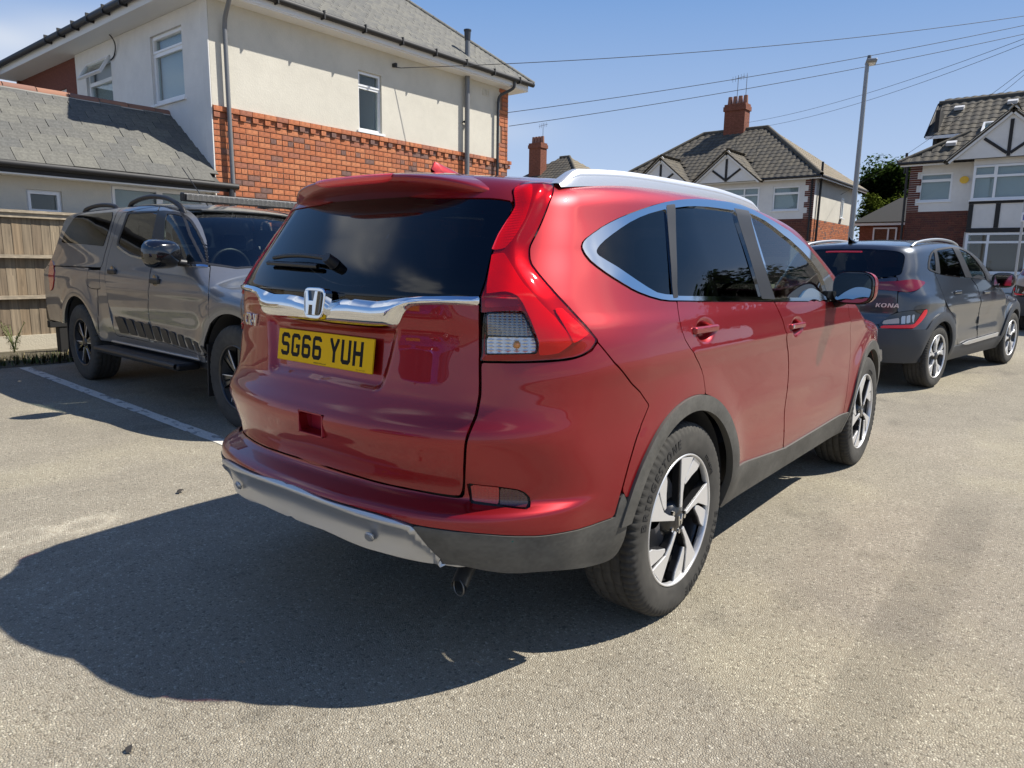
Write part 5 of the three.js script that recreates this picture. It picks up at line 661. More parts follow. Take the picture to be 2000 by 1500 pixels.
function buildRedCar() {
  const car = thing('red_car', 'red five-door estate car with chrome tailgate bar and yellow number plate', 'car');
  const L = {}; for (const k in suvLines) L[k] = polySDF(suvLines[k]);
  const S = new Skinning(suvSkin, steps(-4.9, -1.3, .04, -.9, .02, 0, .011, 1.0, .008, 3.6, .011, 4.9, .02), steps(0, .3, .02, 1, .0085, 1.62, .0105, 2, .02));
  const top = new Skinning(suvSkin, steps(suvSkin.xa, 2.9, .04), steps(-suvSkin.z0, suvSkin.z0, .04), 'top');
  const ax = 2.63, wy = .36, arch = (p, r) => Math.min(Math.hypot(p[0], p[1] - wy), Math.hypot(p[0] - ax, p[1] - wy)) - r;
  const sill = p => Math.max(p[1] - (p[0] < 1.1 ? .47 - (p[0] - .41) * .085 : .411 + (p[0] - 1.1) * .014), .3 - p[0], p[0] - 3.2);
  const bottom = p => (p[0] > .2 ? .292 : .33) - p[1];
  const screen = polySDF([-.1, 1.515, .2, 1.505, .4, 1.475, .56, 1.42, .66, 1.8, .71, 2.05, .6, 2.2, .4, 2.32, .2, 2.37, -.1, 2.385]);
  const inScreen = p => p[1] < 1.0 ? 1 : screen(Math.abs(p[2]), p[0]);
  const B = n => both(L[n]), not = (...fs) => fs;
  const headlamp = p => Math.max(Math.hypot((p[0] - 3.2) / .3, (p[1] - .86) / .09) - 1, .55 - Math.abs(p[2])) * .09;
  const lampBox = [.4, 1.1, .75, 1.75];
  const inDoors = (u, v) => Math.min(L.rear_door(Math.abs(u), v), L.front_door(Math.abs(u), v));
  const G = .0022;
  // handle cups are pressed into the doors
  const cups = [[.088, 1.046], [1.09, 1.002]];
  const doorLift = (u, v, d, p) => { let l = 0; for (const [x, y] of cups) { const e = Math.hypot((p[0] - x - .012) / .082, (p[1] - y + .004) / .047); l -= .024 * sstep(1, .35, e); } l += .004 * bell((p[1] - .975) / .012) - .008 * bell((p[1] - .60 - (p[0] - 1) * .04) / .1) * sstep(.3, .7, p[0]) * sstep(2.1, 1.6, p[0]); return l; };
  // body shell
  const claddingD = p => Math.max(Math.min(arch(p, .462), sill(p)), -99);
  const rest = (u, v, p) => { let d = Math.max(-(arch(p, .462)), -sill(p) , bottom(p) - .05, -inScreen(p) + .002, -headlamp(p)); if (d > .05) return d; for (const n of ['tailgate', 'rear_glass', 'tail_lamp', 'bumper', 'rear_cladding', 'dlo', 'rear_door', 'front_door', 'garnish']) { d = Math.max(d, -L[n](Math.abs(u), v) + G); if (d > .05) return d; } return p[0] < -.45 && p[1] < .62 ? 1 : d; };
  part('body_shell', [S.cut(rest, { lift: (u, v, d, p) => .004 * bell((p[1] - .975) / .012) * sstep(-.62, -.3, p[0]) }), top.cut((u, v, p) => -inScreen(p) + .002)], M.redPaint, car);
  part('windscreen', [S.cut((u, v, p) => inScreen(p) + .002, { lift: -.003, skirt: 0 }), top.cut((u, v, p) => inScreen(p) + .002, { lift: -.003, skirt: 0 })], M.clearGlass, car);
  for (const s of [1, -1]) {
    const side = (f) => (u, v, p) => u * s < .2 ? 1 : f(Math.abs(u), v, p), bx = s > 0 ? [.3, 3.9, 0, 2] : [-3.9, -.3, 0, 2];
    part('headlamp', S.cut((u, v, p) => u * s < 0 ? 1 : headlamp(p) + .002), phys([.75, .76, .74], .15, { clearcoat: 1 }), car);
    for (const nm of ['rear_door', 'front_door']) {
      const d = part(nm, S.cut(side(near((u, v, p) => L[nm](u, v) + G, (u, v, p) => L.dlo(u, v) - .001, (u, v, p) => arch(p, .464), (u, v, p) => sill(p))), { lift: doorLift, smooth: true, box: bx }), M.redPaint, car);
      const [hx, hy] = cups[nm === 'rear_door' ? 0 : 1], hz = suvSkin.W(hx, hy), h = rbox(.205, .033, .022, .010, 0, 0, 0, 0, 0, 0, 3), q = h.attributes.position;
      for (let i = 0; i < q.count; i++) { const x = q.getX(i); q.setZ(i, q.getZ(i) - Math.pow(Math.abs(x) / .1, 3) * .014); q.setY(i, q.getY(i) * (1 - .25 * (x / .1) ** 2)); }
      h.computeVertexNormals(); part('door_handle', moved(h, hx + .012, hy + .002, s * (hz + .012), 0, s > 0 ? 0 : Math.PI, 0), M.redPaint, d);
      if (nm === 'front_door') part('key_lock', cyl(.008, .008, .006, hx - .07, hy + .002, s * (hz + .012), Math.PI / 2), M.chrome, d);
    }
    const frame = part('window_surround', S.cut(side(near((u, v) => L.dlo(u, v) + .001, L.glass_quarter, L.glass_rear_door, L.glass_front_door)), { lift: .005, skirt: .012, box: bx }), M.chrome, car);
    part('pillar_trim', S.cut(side(L.pillar_b), { lift: .0058, skirt: .001, box: bx }), M.blackSatin, frame); part('pillar_trim', S.cut(side(L.pillar_c), { lift: .0058, skirt: .001, box: bx }), M.blackSatin, frame);
    part('quarter_window', S.cut(side(L.glass_quarter), { lift: -.001, skirt: .004, box: bx }), M.privacy, car);
    part('rear_door_window', S.cut(side(L.glass_rear_door), { lift: -.004, skirt: .004, box: bx }), M.privacy, car);
    part('front_door_window', S.cut(side(L.glass_front_door), { lift: -.005, skirt: .004, box: bx }), M.clearGlass, car);
    const bulge = (u, v) => .004 + .014 * sstep(0, .06, -L.tail_lamp(Math.abs(u), v)), lid = s > 0 ? lampBox : [-1.1, -.4, .75, 1.75];
    const lamp = part('tail_lamp', S.cut(side(near((u, v) => L.tail_lamp(u, v) + .002, (u, v) => L.lamp_clear(u, v))), { lift: (u, v) => bulge(u, v), skirt: .03, smooth: true, box: lid }), M.lensRed, car);
    part('lamp_housing', S.cut(side(near((u, v) => L.tail_lamp(u, v) + .003, (u, v) => L.lamp_clear(u, v) - .001)), { lift: (u, v) => bulge(u, v) - .006, skirt: .02, smooth: true, box: lid }), M.deepRed, lamp);
    part('light_strip', S.cut(side((u, v) => L.lamp_upper_strip(u, v)), { lift: (u, v) => bulge(u, v) - .003, skirt: .002, smooth: true, box: lid }), M.ribbedRed, lamp);
    part('light_strip', S.cut(side(near((u, v) => L.lamp_lower_strip(u, v), L.lamp_clear, L.lamp_chrome)), { lift: (u, v) => bulge(u, v) - .003, skirt: .002, smooth: true, box: lid }), M.ledRed, lamp);
    part('chrome_insert', S.cut(side(L.lamp_chrome), { lift: (u, v) => bulge(u, v) - .003, skirt: .002, box: lid }), M.chrome, lamp);
    part('reflex_reflector', S.cut(side(L.lamp_reflector), { lift: (u, v) => bulge(u, v) - .0015, skirt: .001, box: lid }), M.reflex, lamp);
    part('clear_lens', S.cut(side((u, v) => L.lamp_clear(u, v) + .001), { lift: (u, v, d) => .006 + .012 * sstep(0, .05, -d), skirt: .006, smooth: true, box: lid }), M.lensClear, lamp);
    part('clear_lens_bowl', S.cut(side((u, v) => Math.max(L.lamp_clear(u, v) + .003, .868 - v)), { lift: -.012, skirt: .02, box: lid }), M.smokeBowl, lamp); part('clear_lens_bowl', S.cut(side((u, v) => Math.max(L.lamp_clear(u, v) + .003, v - .864)), { lift: -.008, skirt: .02, box: lid }), M.reflector, lamp);
    { const lp = suvSkin.at(.635 * s, .843), ln = suvSkin.normal(lp); part('bulb', new THREE.SphereGeometry(.011, 12, 10).translate(lp[0] - ln[0] * .002, lp[1], lp[2] - ln[2] * .002), phys([.7, .3, .06], .2, { clearcoat: 1 }), lamp); }
    part('arch_cladding', S.cut((u, v, p) => u * s < 0 ? 1 : Math.max(arch(p, .4605), -arch(p, .405), .5 - Math.abs(p[2]), p[0] < -.2 && p[1] < .46 ? 1 : -1, bottom(p)), { lift: .010, skirt: .03 }), M.cladding, car);
    part('sill_cladding', S.cut((u, v, p) => u * s < 0 ? 1 : Math.max(sill(p), -arch(p, .4625), bottom(p), p[0] - 2.4, .3 - p[0]), { lift: .009, skirt: .05 }), M.cladding, car);
    { const fb = s > 0 ? [.4, .8, .2, .6] : [-.8, -.4, .2, .6], fg = part('rear_reflector', S.cut(side((u, v) => Math.max(L.fog(u, v) + .003, u - .603)), { lift: -.003, skirt: .012, box: fb }), M.fogRed, car); part('reflector_lens', S.cut(side((u, v) => Math.max(L.fog(u, v) + .003, .605 - u)), { lift: -.003, skirt: .012, box: fb }), M.fogSmoke, fg); part('reflector_backing', S.cut(side((u, v) => L.fog(u, v) - .006), { lift: -.016, skirt: 0, box: fb }), M.blackSatin, fg); }
    // wheel housings
    for (const wx of [0, ax]) { const a0 = -.05, a1 = Math.PI + .03, rows = []; for (const z of [.56, .865]) { const r = []; for (let i = 0; i <= 24; i++) { const a = a0 + (a1 - a0) * i / 24; r.push([wx + .415 * Math.cos(a), wy + .415 * Math.sin(a), s * z]); } rows.push(r); } part('wheel_housing', [sheet(rows), moved(new THREE.CircleGeometry(.42, 24, 0, Math.PI), wx, wy, s * .56)], M.dark, car); }
  }
  // tailgate: pressed plate recess and a handle pocket
  const pocket = (u, v) => { const x = Math.abs(u - .044) / .06, y = Math.abs(v - .548) / .034; return (Math.max(x, y) - 1) * .034; };
  const gate = part('tailgate', S.cut(near((u, v, p) => L.tailgate(Math.abs(u), v) + G, (u, v) => L.garnish(Math.abs(u), v) + .002, (u, v) => L.rear_glass(Math.abs(u), v) - .001, B('tail_lamp'), pocket), { lift: (u, v, d, p) => -.02 * sstep(.012, -.02, L.plate_recess(Math.abs(u), v)), smooth: true, skirt: .03, box: [-.9, .9, .3, 1.05] }), M.redPaint, car);
  const pk = V(...suvSkin.at(.044, .548));
  part('handle_pocket', [box(.004, .075, .13, pk.x + .05, pk.y, pk.z), box(.055, .004, .13, pk.x + .026, pk.y + .036, pk.z), box(.055, .004, .13, pk.x + .026, pk.y - .036, pk.z), box(.055, .075, .004, pk.x + .026, pk.y, pk.z - .063), box(.055, .075, .004, pk.x + .026, pk.y, pk.z + .063)], M.deepRed, gate);
  part('rear_window', S.cut(near((u, v, p) => L.rear_glass(Math.abs(u), v) + .001, B('garnish')), { lift: -.004, skirt: .004, box: [-.9, .9, .85, 1.8] }), M.privacy, car);
  const bar_ = part('chrome_bar', S.cut((u, v) => L.garnish(Math.abs(u), v), { lift: (u, v, d) => { const t = 1 - Math.min(1, -d / .034); return .003 + .026 * (1 - t * t); }, skirt: .02, smooth: true, box: [-.9, .9, .8, 1.05] }), M.chrome, car);
  const bump = part('rear_bumper', S.cut(near((u, v, p) => Math.max(L.bumper(Math.abs(u), v) + G, -arch(p, .464)), (u, v) => L.fog(Math.abs(u), v) - .002, (u, v) => L.tailgate(Math.abs(u), v) + .001), { smooth: true, skirt: .02, box: [-1.2, 1.2, .1, .95] }), M.redPaint, car);
  part('bumper_cladding', S.cut(near((u, v, p) => Math.max(L.rear_cladding(Math.abs(u), v) + .001, -arch(p, .405)), B('silver_trim')), { lift: .003, skirt: .02, box: [-1.3, 1.3, 0, .5] }), M.cladding, bump);
  const tr = part('silver_trim', S.cut((u, v) => Math.max(L.silver_trim(Math.abs(u), v) + .001, Math.abs(u) - .56), { lift: (u, v) => { const a = Math.abs(u), t0 = .349 - .02 * (a / .45) ** 2 - (a > .44 ? (a - .44) * 2.2 : 0), t1 = .239 - .05 * Math.pow(a / .6, 1.6), t = (t0 - v) / Math.max(.02, t0 - t1); return .003 + .013 * bell((t - .1) / .12) - .006 * bell((t - .5) / .22) + .018 * bell((t - 1) / .22) * sstep(.52, .38, a); }, smooth: true, skirt: .05, box: [-1, 1, 0, .5] }), M.silver, bump);
  for (const u of [.356, .12, -.12, -.356]) if (Math.abs(u) > .3) { const p = suvSkin.at(u, .262), n = suvSkin.normal(p); const c = new THREE.CylinderGeometry(.013, .013, .012, 24).rotateX(Math.PI / 2), t = new THREE.TorusGeometry(.014, .003, 8, 24), sen = merged([c, t]); const q = new THREE.Quaternion().setFromUnitVectors(V(0, 0, 1), V(...n)); sen.applyQuaternion(q); part('parking_sensor', sen.translate(p[0] + n[0] * .014, p[1] + n[1] * .014, p[2] + n[2] * .014), M.silver, tr); }
  // spoiler over the rear window
  const secs = []; for (let i = 0; i <= 40; i++) { const t = -1 + i / 20, z = .55 * t, a = Math.abs(t), sw = .15 * Math.pow(a, 2.6) + .05 * Math.pow(a, 9), dy = -.085 * z * z - .04 * Math.pow(a, 4) - .02 * Math.pow(a, 12), q = (x, y) => [x + sw, y + dy, z]; secs.push([q(-.50, 1.573), q(-.62, 1.567), q(-.71, 1.556), q(-.757, 1.548), q(-.768, 1.543), q(-.770, 1.535), q(-.758, 1.521), q(-.742, 1.508), q(-.72, 1.494), q(-.69, 1.478), q(-.655, 1.462), q(-.64, 1.47)]); }
  const sp = part('rear_spoiler', sheet(secs), M.redPaint, gate);
  const bl = []; for (let i = 0; i <= 16; i++) { const t = -1 + i / 8, z = .2 * t, e = Math.sqrt(Math.max(0, 1 - t ** 4)), sw = .15 * Math.pow(Math.abs(z) / .575, 2.6), dy = -.075 * z * z, q = (x, y) => [x + sw, y + dy, z]; bl.push([q(-.755, 1.5495), q(-.766 - .005 * e, 1.5465), q(-.7725 - .004 * e, 1.537), q(-.765 - .005 * e, 1.531 - .009 * e), q(-.754, 1.53 - .012 * e)]); }
  part('brake_light', sheet(bl), M.ribbedRed, sp);
  // badge: rounded frame with an H, and letters
  const bp = V(-.918, 1.132, .022), rz = -.12;
  const fr = []; for (let i = 0; i < 40; i++) { const a = i / 40 * Math.PI * 2, c = Math.cos(a), s = Math.sin(a), k = Math.pow(Math.pow(Math.abs(c), 5) + Math.pow(Math.abs(s), 5), -.2); fr.push([c * k * (.060 + .006 * s * k), s * k * .056]); }
  const inner = fr.map(([x, y]) => [x * .86, y * .85]), badge = plate(fr, .03, .004);
  const H = plate([[-.037, .044], [-.024, .044], [-.016, .007], [.016, .007], [.024, .044], [.037, .044], [.027, -.044], [.015, -.044], [.013, -.007], [-.013, -.007], [-.015, -.044], [-.027, -.044]], .008, .002);
  const H0 = H.clone(), turn = g => g.scale(.84, .84, .84).rotateY(-Math.PI / 2).rotateZ(rz).translate(bp.x, bp.y, bp.z);
  const bd = part('badge', turn(badge.translate(0, 0, -.006)), M.chrome, bar_); part('badge_field', turn(plate(inner, .004).translate(0, 0, .0285)), M.blackGloss, bd); part('badge_letter', turn(H.translate(0, 0, .031)), M.chrome, bd);
  const nm = new TextGeometry('CR-V', { font: textFont, size: .043, depth: .006, curveSegments: 6, bevelEnabled: true, bevelSize: .001, bevelThickness: .001, bevelSegments: 1 }); nm.computeBoundingBox();
  const np = suvSkin.at(-.46, .845), nn = suvSkin.normal(np); part('model_lettering', nm.translate(-nm.boundingBox.max.x / 2, -.02, 0).applyMatrix4(new THREE.Matrix4().makeShear(0, 0, .12, 0, 0, 0)).applyQuaternion(new THREE.Quaternion().setFromUnitVectors(V(0, 0, 1), V(nn[0], 0, nn[2]).normalize())).translate(np[0] + nn[0] * .001, np[1], np[2] + nn[2] * .001), M.chrome, gate);
  // number plate
  const pm = [new THREE.MeshPhysicalMaterial({ map: plateFace, roughness: .55, specularIntensity: .35 })]; const pg = plateGeometry(.52, .111, .006).rotateY(-Math.PI / 2).rotateZ(-.13);
  part('number_plate', pg.translate(-.893, .978, 0), pm[0], gate);
  // wiper
  const wp = suvSkin.at(.012, 1.075), we = suvSkin.at(-.36, 1.072), off = (p, k) => { const n = suvSkin.normal(p); return [p[0] + n[0] * k, p[1] + n[1] * k, p[2] + n[2] * k]; };
  const arm = [0, .25, .5, .75, 1].map(t => off(suvSkin.at(.012 - .36 * t, 1.075 + .02 * Math.sin(t * 2.4)), .03 - .012 * t));
  const wpr = part('rear_wiper', [tube(arm, .008, 20, 6).scale(1, 1, 1), (() => { const n = V(...suvSkin.normal(wp)); return new THREE.CylinderGeometry(.017, .021, .04, 16).applyQuaternion(new THREE.Quaternion().setFromUnitVectors(V(0, 1, 0), n)).translate(...off(wp, .018)); })()], M.blackSatin, gate);
  part('wiper_blade', tube([0, .5, 1].map(t => off(suvSkin.at(-.05 - .33 * t, 1.055 + .012 * t), .012)), .009, 12, 5), M.blackSatin, wpr);
  // roof rails: solid bars standing on the roof edge
  for (const s of [1, -1]) { const rows = [], n = 70; for (let i = 0; i <= n; i++) { const t = i / n, x = -.46 + 1.9 * t, z = .612 + .014 * Math.sin(Math.PI * t) - .035 * t * t, y = suvSkin.T(x, z) - .012, e = Math.min(1, t / .05, (1 - t) / .12), h = .006 + .05 * (.15 + .85 * e), r = []; for (const [a, b] of [[-.028, 0], [-.024, .7], [-.015, .95], [-.006, 1], [.010, 1], [.017, .95], [.024, .72], [.026, .62], [.0245, .56], [.028, .5], [.032, 0]]) r.push([x + (t < .05 ? b * .0 : 0), y + h * b, s * (z + a)]); rows.push(r); } part('roof_rail', sheet(rows, false, s < 0), M.satinRail, car); }
  // shark fin aerial
  { const rows = [], n = 12; for (let i = 0; i <= n; i++) { const t = i / n, x = -.36 + .19 * t, h = .072 * Math.pow(1 - t, .75) * (t < .08 ? .55 + t * 5.6 : 1), w = .026 * Math.sqrt(Math.max(.02, 1 - (t * 1.4 - .45) ** 2)), y = suvSkin.T(x, 0) - .008, r = []; for (let k = 0; k <= 12; k++) { const a = Math.PI * k / 12; r.push([x - .035 * Math.sin(a) * (1 - t), y + h * Math.pow(Math.sin(a), .75), w * Math.cos(a) * (1 - .55 * Math.sin(a))]); } rows.push(r); } part('roof_aerial', sheet(rows, false), M.redPaint, car); }
  // door mirrors
  for (const s of [1, -1]) {
    const shell = (x0, x1, sy, sz, e) => { const rows = []; for (let j = 0; j <= 12; j++) { const t = j / 12, x = x0 + (x1 - x0) * t, k = Math.pow(Math.max(0, 1 - Math.pow(t, 2.4)), .42), r = []; for (let i = 0; i <= 40; i++) { const a = i / 40 * Math.PI * 2, c = Math.cos(a), sn = Math.sin(a), q = Math.pow(Math.abs(c) ** e + Math.abs(sn) ** e, -1 / e); r.push([x, sn * q * sy * k + (sn > 0 ? 0 : .008 * t), c * q * sz * k * (1 - .1 * (sn * s > 9 ? 1 : 0)) + s * .012 * t]); } rows.push(r); } return sheet(rows); };
    const g = mergeGeometries([shell(0, .1, .082, .104, 3.4), shell(0, -.006, .082, .104, 3.4)]);
    const m = part('door_mirror', [moved(g, 0, 0, 0)], M.blackGloss, car); m.position.set(1.70, 1.172, s * .985); m.rotation.y = s * -.16;
    part('mirror_cover', shell(.012, .106, .086, .108, 3.4), M.redPaint, m);
    const mg = []; for (let i = 0; i < 40; i++) { const a = i / 40 * Math.PI * 2, c = Math.cos(a), sn = Math.sin(a), k = Math.pow(Math.abs(c) ** 3.2 + Math.abs(sn) ** 3.2, -1 / 3.2); mg.push([c * k * .088, sn * k * .072]); }
    part('mirror_glass', plate(mg, .002).scale(1.1, 1.06, 1).rotateY(-Math.PI / 2).translate(-.0085, 0, 0), phys([.5, .54, .56], .02, { metalness: 1 }), m);
    part('mirror_arm', tube([[.03, -.06, -s * .04], [.05, -.082, -s * .09], [.07, -.09, -s * .16]], .026, 8, 8), M.blackSatin, m);
    part('mirror_sail', span(1.64 - 1.7, 1.86 - 1.7, -.075, -.02, -s * .125, -s * .10), M.blackSatin, m);
  }
  // underside, exhaust, cabin
  part('underbody', [span(-.62, 3.3, .27, .31, -.52, .52), span(.5, 2.1, .25, .285, -.8, .8), moved(rbox(.22, .14, .55, .06), -.66, .37, .28), span(-.9, -.6, .44, .47, -.6, .6)], M.dark, car);
  part('exhaust_pipe', [tube([[-.55, .33, .40], [-.70, .325, .50], [-.77, .305, .53], [-.81, .28, .545]], .027, 14, 14), moved(new THREE.TorusGeometry(.027, .003, 6, 18), -.811, .279, .545, 0, Math.PI / 2 - .2, .6)], mat([.16, .16, .155], .4, { metalness: .8 }), car);
  part('front_undertray', plate([[0, 0], [.1, 0], [.06, -.12], [-.02, -.1]], .3).translate(3.0, .34, .5), M.dark, car);
  const cabin = []; cabin.push(span(-.55, .45, .38, .5, -.5, .5), span(.46, 2.2, .31, .5, -.76, .76), span(1.9, 2.25, .5, 1.08, -.75, .75));
  for (const z of [-.38, .38]) cabin.push(rbox(.5, .2, .5, .06, 1.15, .62, z), rbox(.14, .62, .48, .06, .86, .92, z, 0, 0, .22), rbox(.1, .16, .26, .045, .72, 1.32, z, 0, 0, .2));
  cabin.push(rbox(.5, .2, 1.3, .06, .25, .66, 0), rbox(.14, .6, 1.3, .05, -.06, .95, 0, 0, 0, .25)); for (const z of [-.42, 0, .42]) cabin.push(rbox(.09, .14, .25, .04, -.16, 1.3, z, 0, 0, .2));
  part('seats', cabin, M.fabric, car); part('steering_wheel', moved(new THREE.TorusGeometry(.18, .014, 8, 32), 1.78, 1.02, .38, 0, Math.PI / 2, .4), M.blackSatin, car);
  part('headlining', top.cut((u, v, p) => -inScreen(p), { lift: -.05, skirt: 0 }), mat([.35, .34, .32], .95), car);
  // wheels
  const blade = [[.05, -3], [.236, -1], [.236, 23], [.19, 17.5], [.15, 10], [.10, 8], [.06, 11], [.05, 9]], fin = [[.236, 28], [.236, 43], [.205, 41], [.17, 32], [.132, 18], [.138, 14.5], [.16, 17], [.2, 23.5]];
  const bladeG = plate(polar(blade), .003, .0015), finG = plate(polar(fin), .003, .0015), bladeB = plate(polar(blade), .024, .003), finB = plate(polar(fin), .022, .003), grooveG = plate(polar([[.05, 10], [.23, 26], [.23, 50], [.12, 24], [.07, 30]]), .012, .002);
  const tyre = tyreGeometry(.3585, .228, .2385), word = lettersOnArc(textFont, 'BRIDGESTONE', .286, .034, 3.02, .0035, 1.05), word2 = lettersOnArc(textFont, 'BRIDGESTONE', .286, .034, 3.02 + Math.PI, .0035, 1.05), sizes = lettersOnArc(textFont, '225/60R18', .262, .013, .9, .002, 1.1);
  const lip = latheZ([[.2365, -.01], [.2365, .008], [.2435, .012], [.2465, .006], [.2475, -.004], [.2475, -.02]], 96), barrel = latheZ([[.236, .0], [.226, -.03], [.215, -.1], [.225, -.2], [.2, -.2], [.0, -.12]], 48);
  const hubG = latheZ([[0, .012], [.03, .011], [.034, .006], [.05, .004], [.066, -.006], [.075, -.03]], 40), Hs = H0.clone().scale(.42, .42, .5).translate(0, 0, .006);
  for (const s of [1, -1]) for (const wx of [0, ax]) {
    const w = new THREE.Group(); w.name = 'wheel'; car.add(w); w.position.set(wx, .3555, s * .787); if (s < 0) w.rotation.y = Math.PI; w.rotation.z = wx ? .55 : 0;
    const ty = part('tyre', tyre, M.rubber, w); ty.position.z = 0; part('tyre_lettering', merged([...word, ...word2, ...sizes]).translate(0, 0, .1112), M.rubberDark, w);
    const face = .083; part('rim_barrel', barrel.clone().translate(0, 0, face - .012), M.alloyDark, w); part('rim_lip', lip.clone().translate(0, 0, face + .012), M.alloy, w);
    part('brake_disc', latheZ([[.06, .0], [.15, .0], [.15, -.02]], 40).translate(0, 0, .0), M.discSteel, w);
    for (let k = 0; k < 5; k++) { const a = Math.PI * .515 - k * Math.PI * .4; part('rim_blade', bladeG.clone().rotateZ(a).translate(0, 0, face + .0145), M.alloy, w); part('rim_blade', finG.clone().rotateZ(a).translate(0, 0, face + .0105), M.alloy, w); part('blade_body', bladeB.clone().rotateZ(a).translate(0, 0, face - .014), M.alloyDark, w); part('blade_body', finB.clone().rotateZ(a).translate(0, 0, face - .016), M.alloyDark, w); part('wheel_nut', cyl(.009, .009, .02, Math.cos(a - .4) * .052, Math.sin(a - .4) * .052, face + .002, Math.PI / 2, 0, 6), M.chrome, w); }
    part('hub_cap', hubG.clone().translate(0, 0, face + .004), M.alloyDark, w); part('hub_emblem', Hs.clone().rotateZ(wx ? -.55 : 0).translate(0, 0, face + .01), M.chrome, w);
  }
  return car;
}
buildRedCar();
// ---------- shared pieces for the other vehicles ----------
function placeVehicle(o, x, y, z, headingDeg, pitch = 0) { o.position.set(x, y, z); o.quaternion.setFromEuler(new THREE.Euler(0, -headingDeg * Math.PI / 180, 0)).multiply(new THREE.Quaternion().setFromAxisAngle(V(0, 0, 1), pitch)); }
function capsuleHandle(len, h, d) { const g = rbox(len, h, d, Math.min(h, d) * .45, 0, 0, 0, 0, 0, 0, 3), q = g.attributes.position; for (let i = 0; i < q.count; i++) { const x = q.getX(i); q.setZ(i, q.getZ(i) - Math.pow(Math.abs(x) / (len / 2), 3) * d * .6); } g.computeVertexNormals(); return g; }
function housing(parent, wx, wy, s, r, z0, z1) { const rows = []; for (const z of [z0, z1]) { const q = []; for (let i = 0; i <= 20; i++) { const a = -.08 + (Math.PI + .16) * i / 20; q.push([wx + r * Math.cos(a), wy + r * Math.sin(a), s * z]); } rows.push(q); } part('wheel_housing', [sheet(rows), moved(new THREE.CircleGeometry(r, 20, 0, Math.PI), wx, wy, s * z0)], M.dark, parent); }
function mirrorUnit(parent, x, y, z, s, paint, k = 1) { const shell = (x0, x1, sy, sz, e) => { const rows = []; for (let j = 0; j <= 8; j++) { const t = j / 8, q = Math.pow(Math.max(0, 1 - Math.pow(t, 2.4)), .42), r = []; for (let i = 0; i <= 24; i++) { const a = i / 24 * Math.PI * 2, c = Math.cos(a), sn = Math.sin(a), w = Math.pow(Math.abs(c) ** e + Math.abs(sn) ** e, -1 / e); r.push([x0 + (x1 - x0) * t, sn * w * sy * q, c * w * sz * q]); } rows.push(r); } return sheet(rows); }; const m = part('door_mirror', mergeGeometries([shell(0, .12 * k, .095 * k, .125 * k, 3), shell(0, -.005, .095 * k, .125 * k, 3)]), paint, parent); m.position.set(x, y, s * z); m.rotation.y = s * .12; part('mirror_glass', box(.004, .13 * k, .18 * k, -.006, 0, 0), phys([.5, .54, .56], .03, { metalness: 1 }), m); part('mirror_arm', bar([.05, -.05, 0], [.09, -.07, -s * .16], .03), M.blackSatin, m); return m; }
M.darkPaint = phys([.052, .062, .078], .3, { metalness: .55, clearcoat: 1, clearcoatRoughness: .03 }); M.darkClad = mat([.045, .05, .058], .5);
M.greyPaint = phys([.155, .16, .17], .34, { metalness: .45, clearcoat: 1, clearcoatRoughness: .04 });
M.tint = phys([.06, .066, .07], .03, { transmission: 1, thickness: 0, ior: 1.5 });

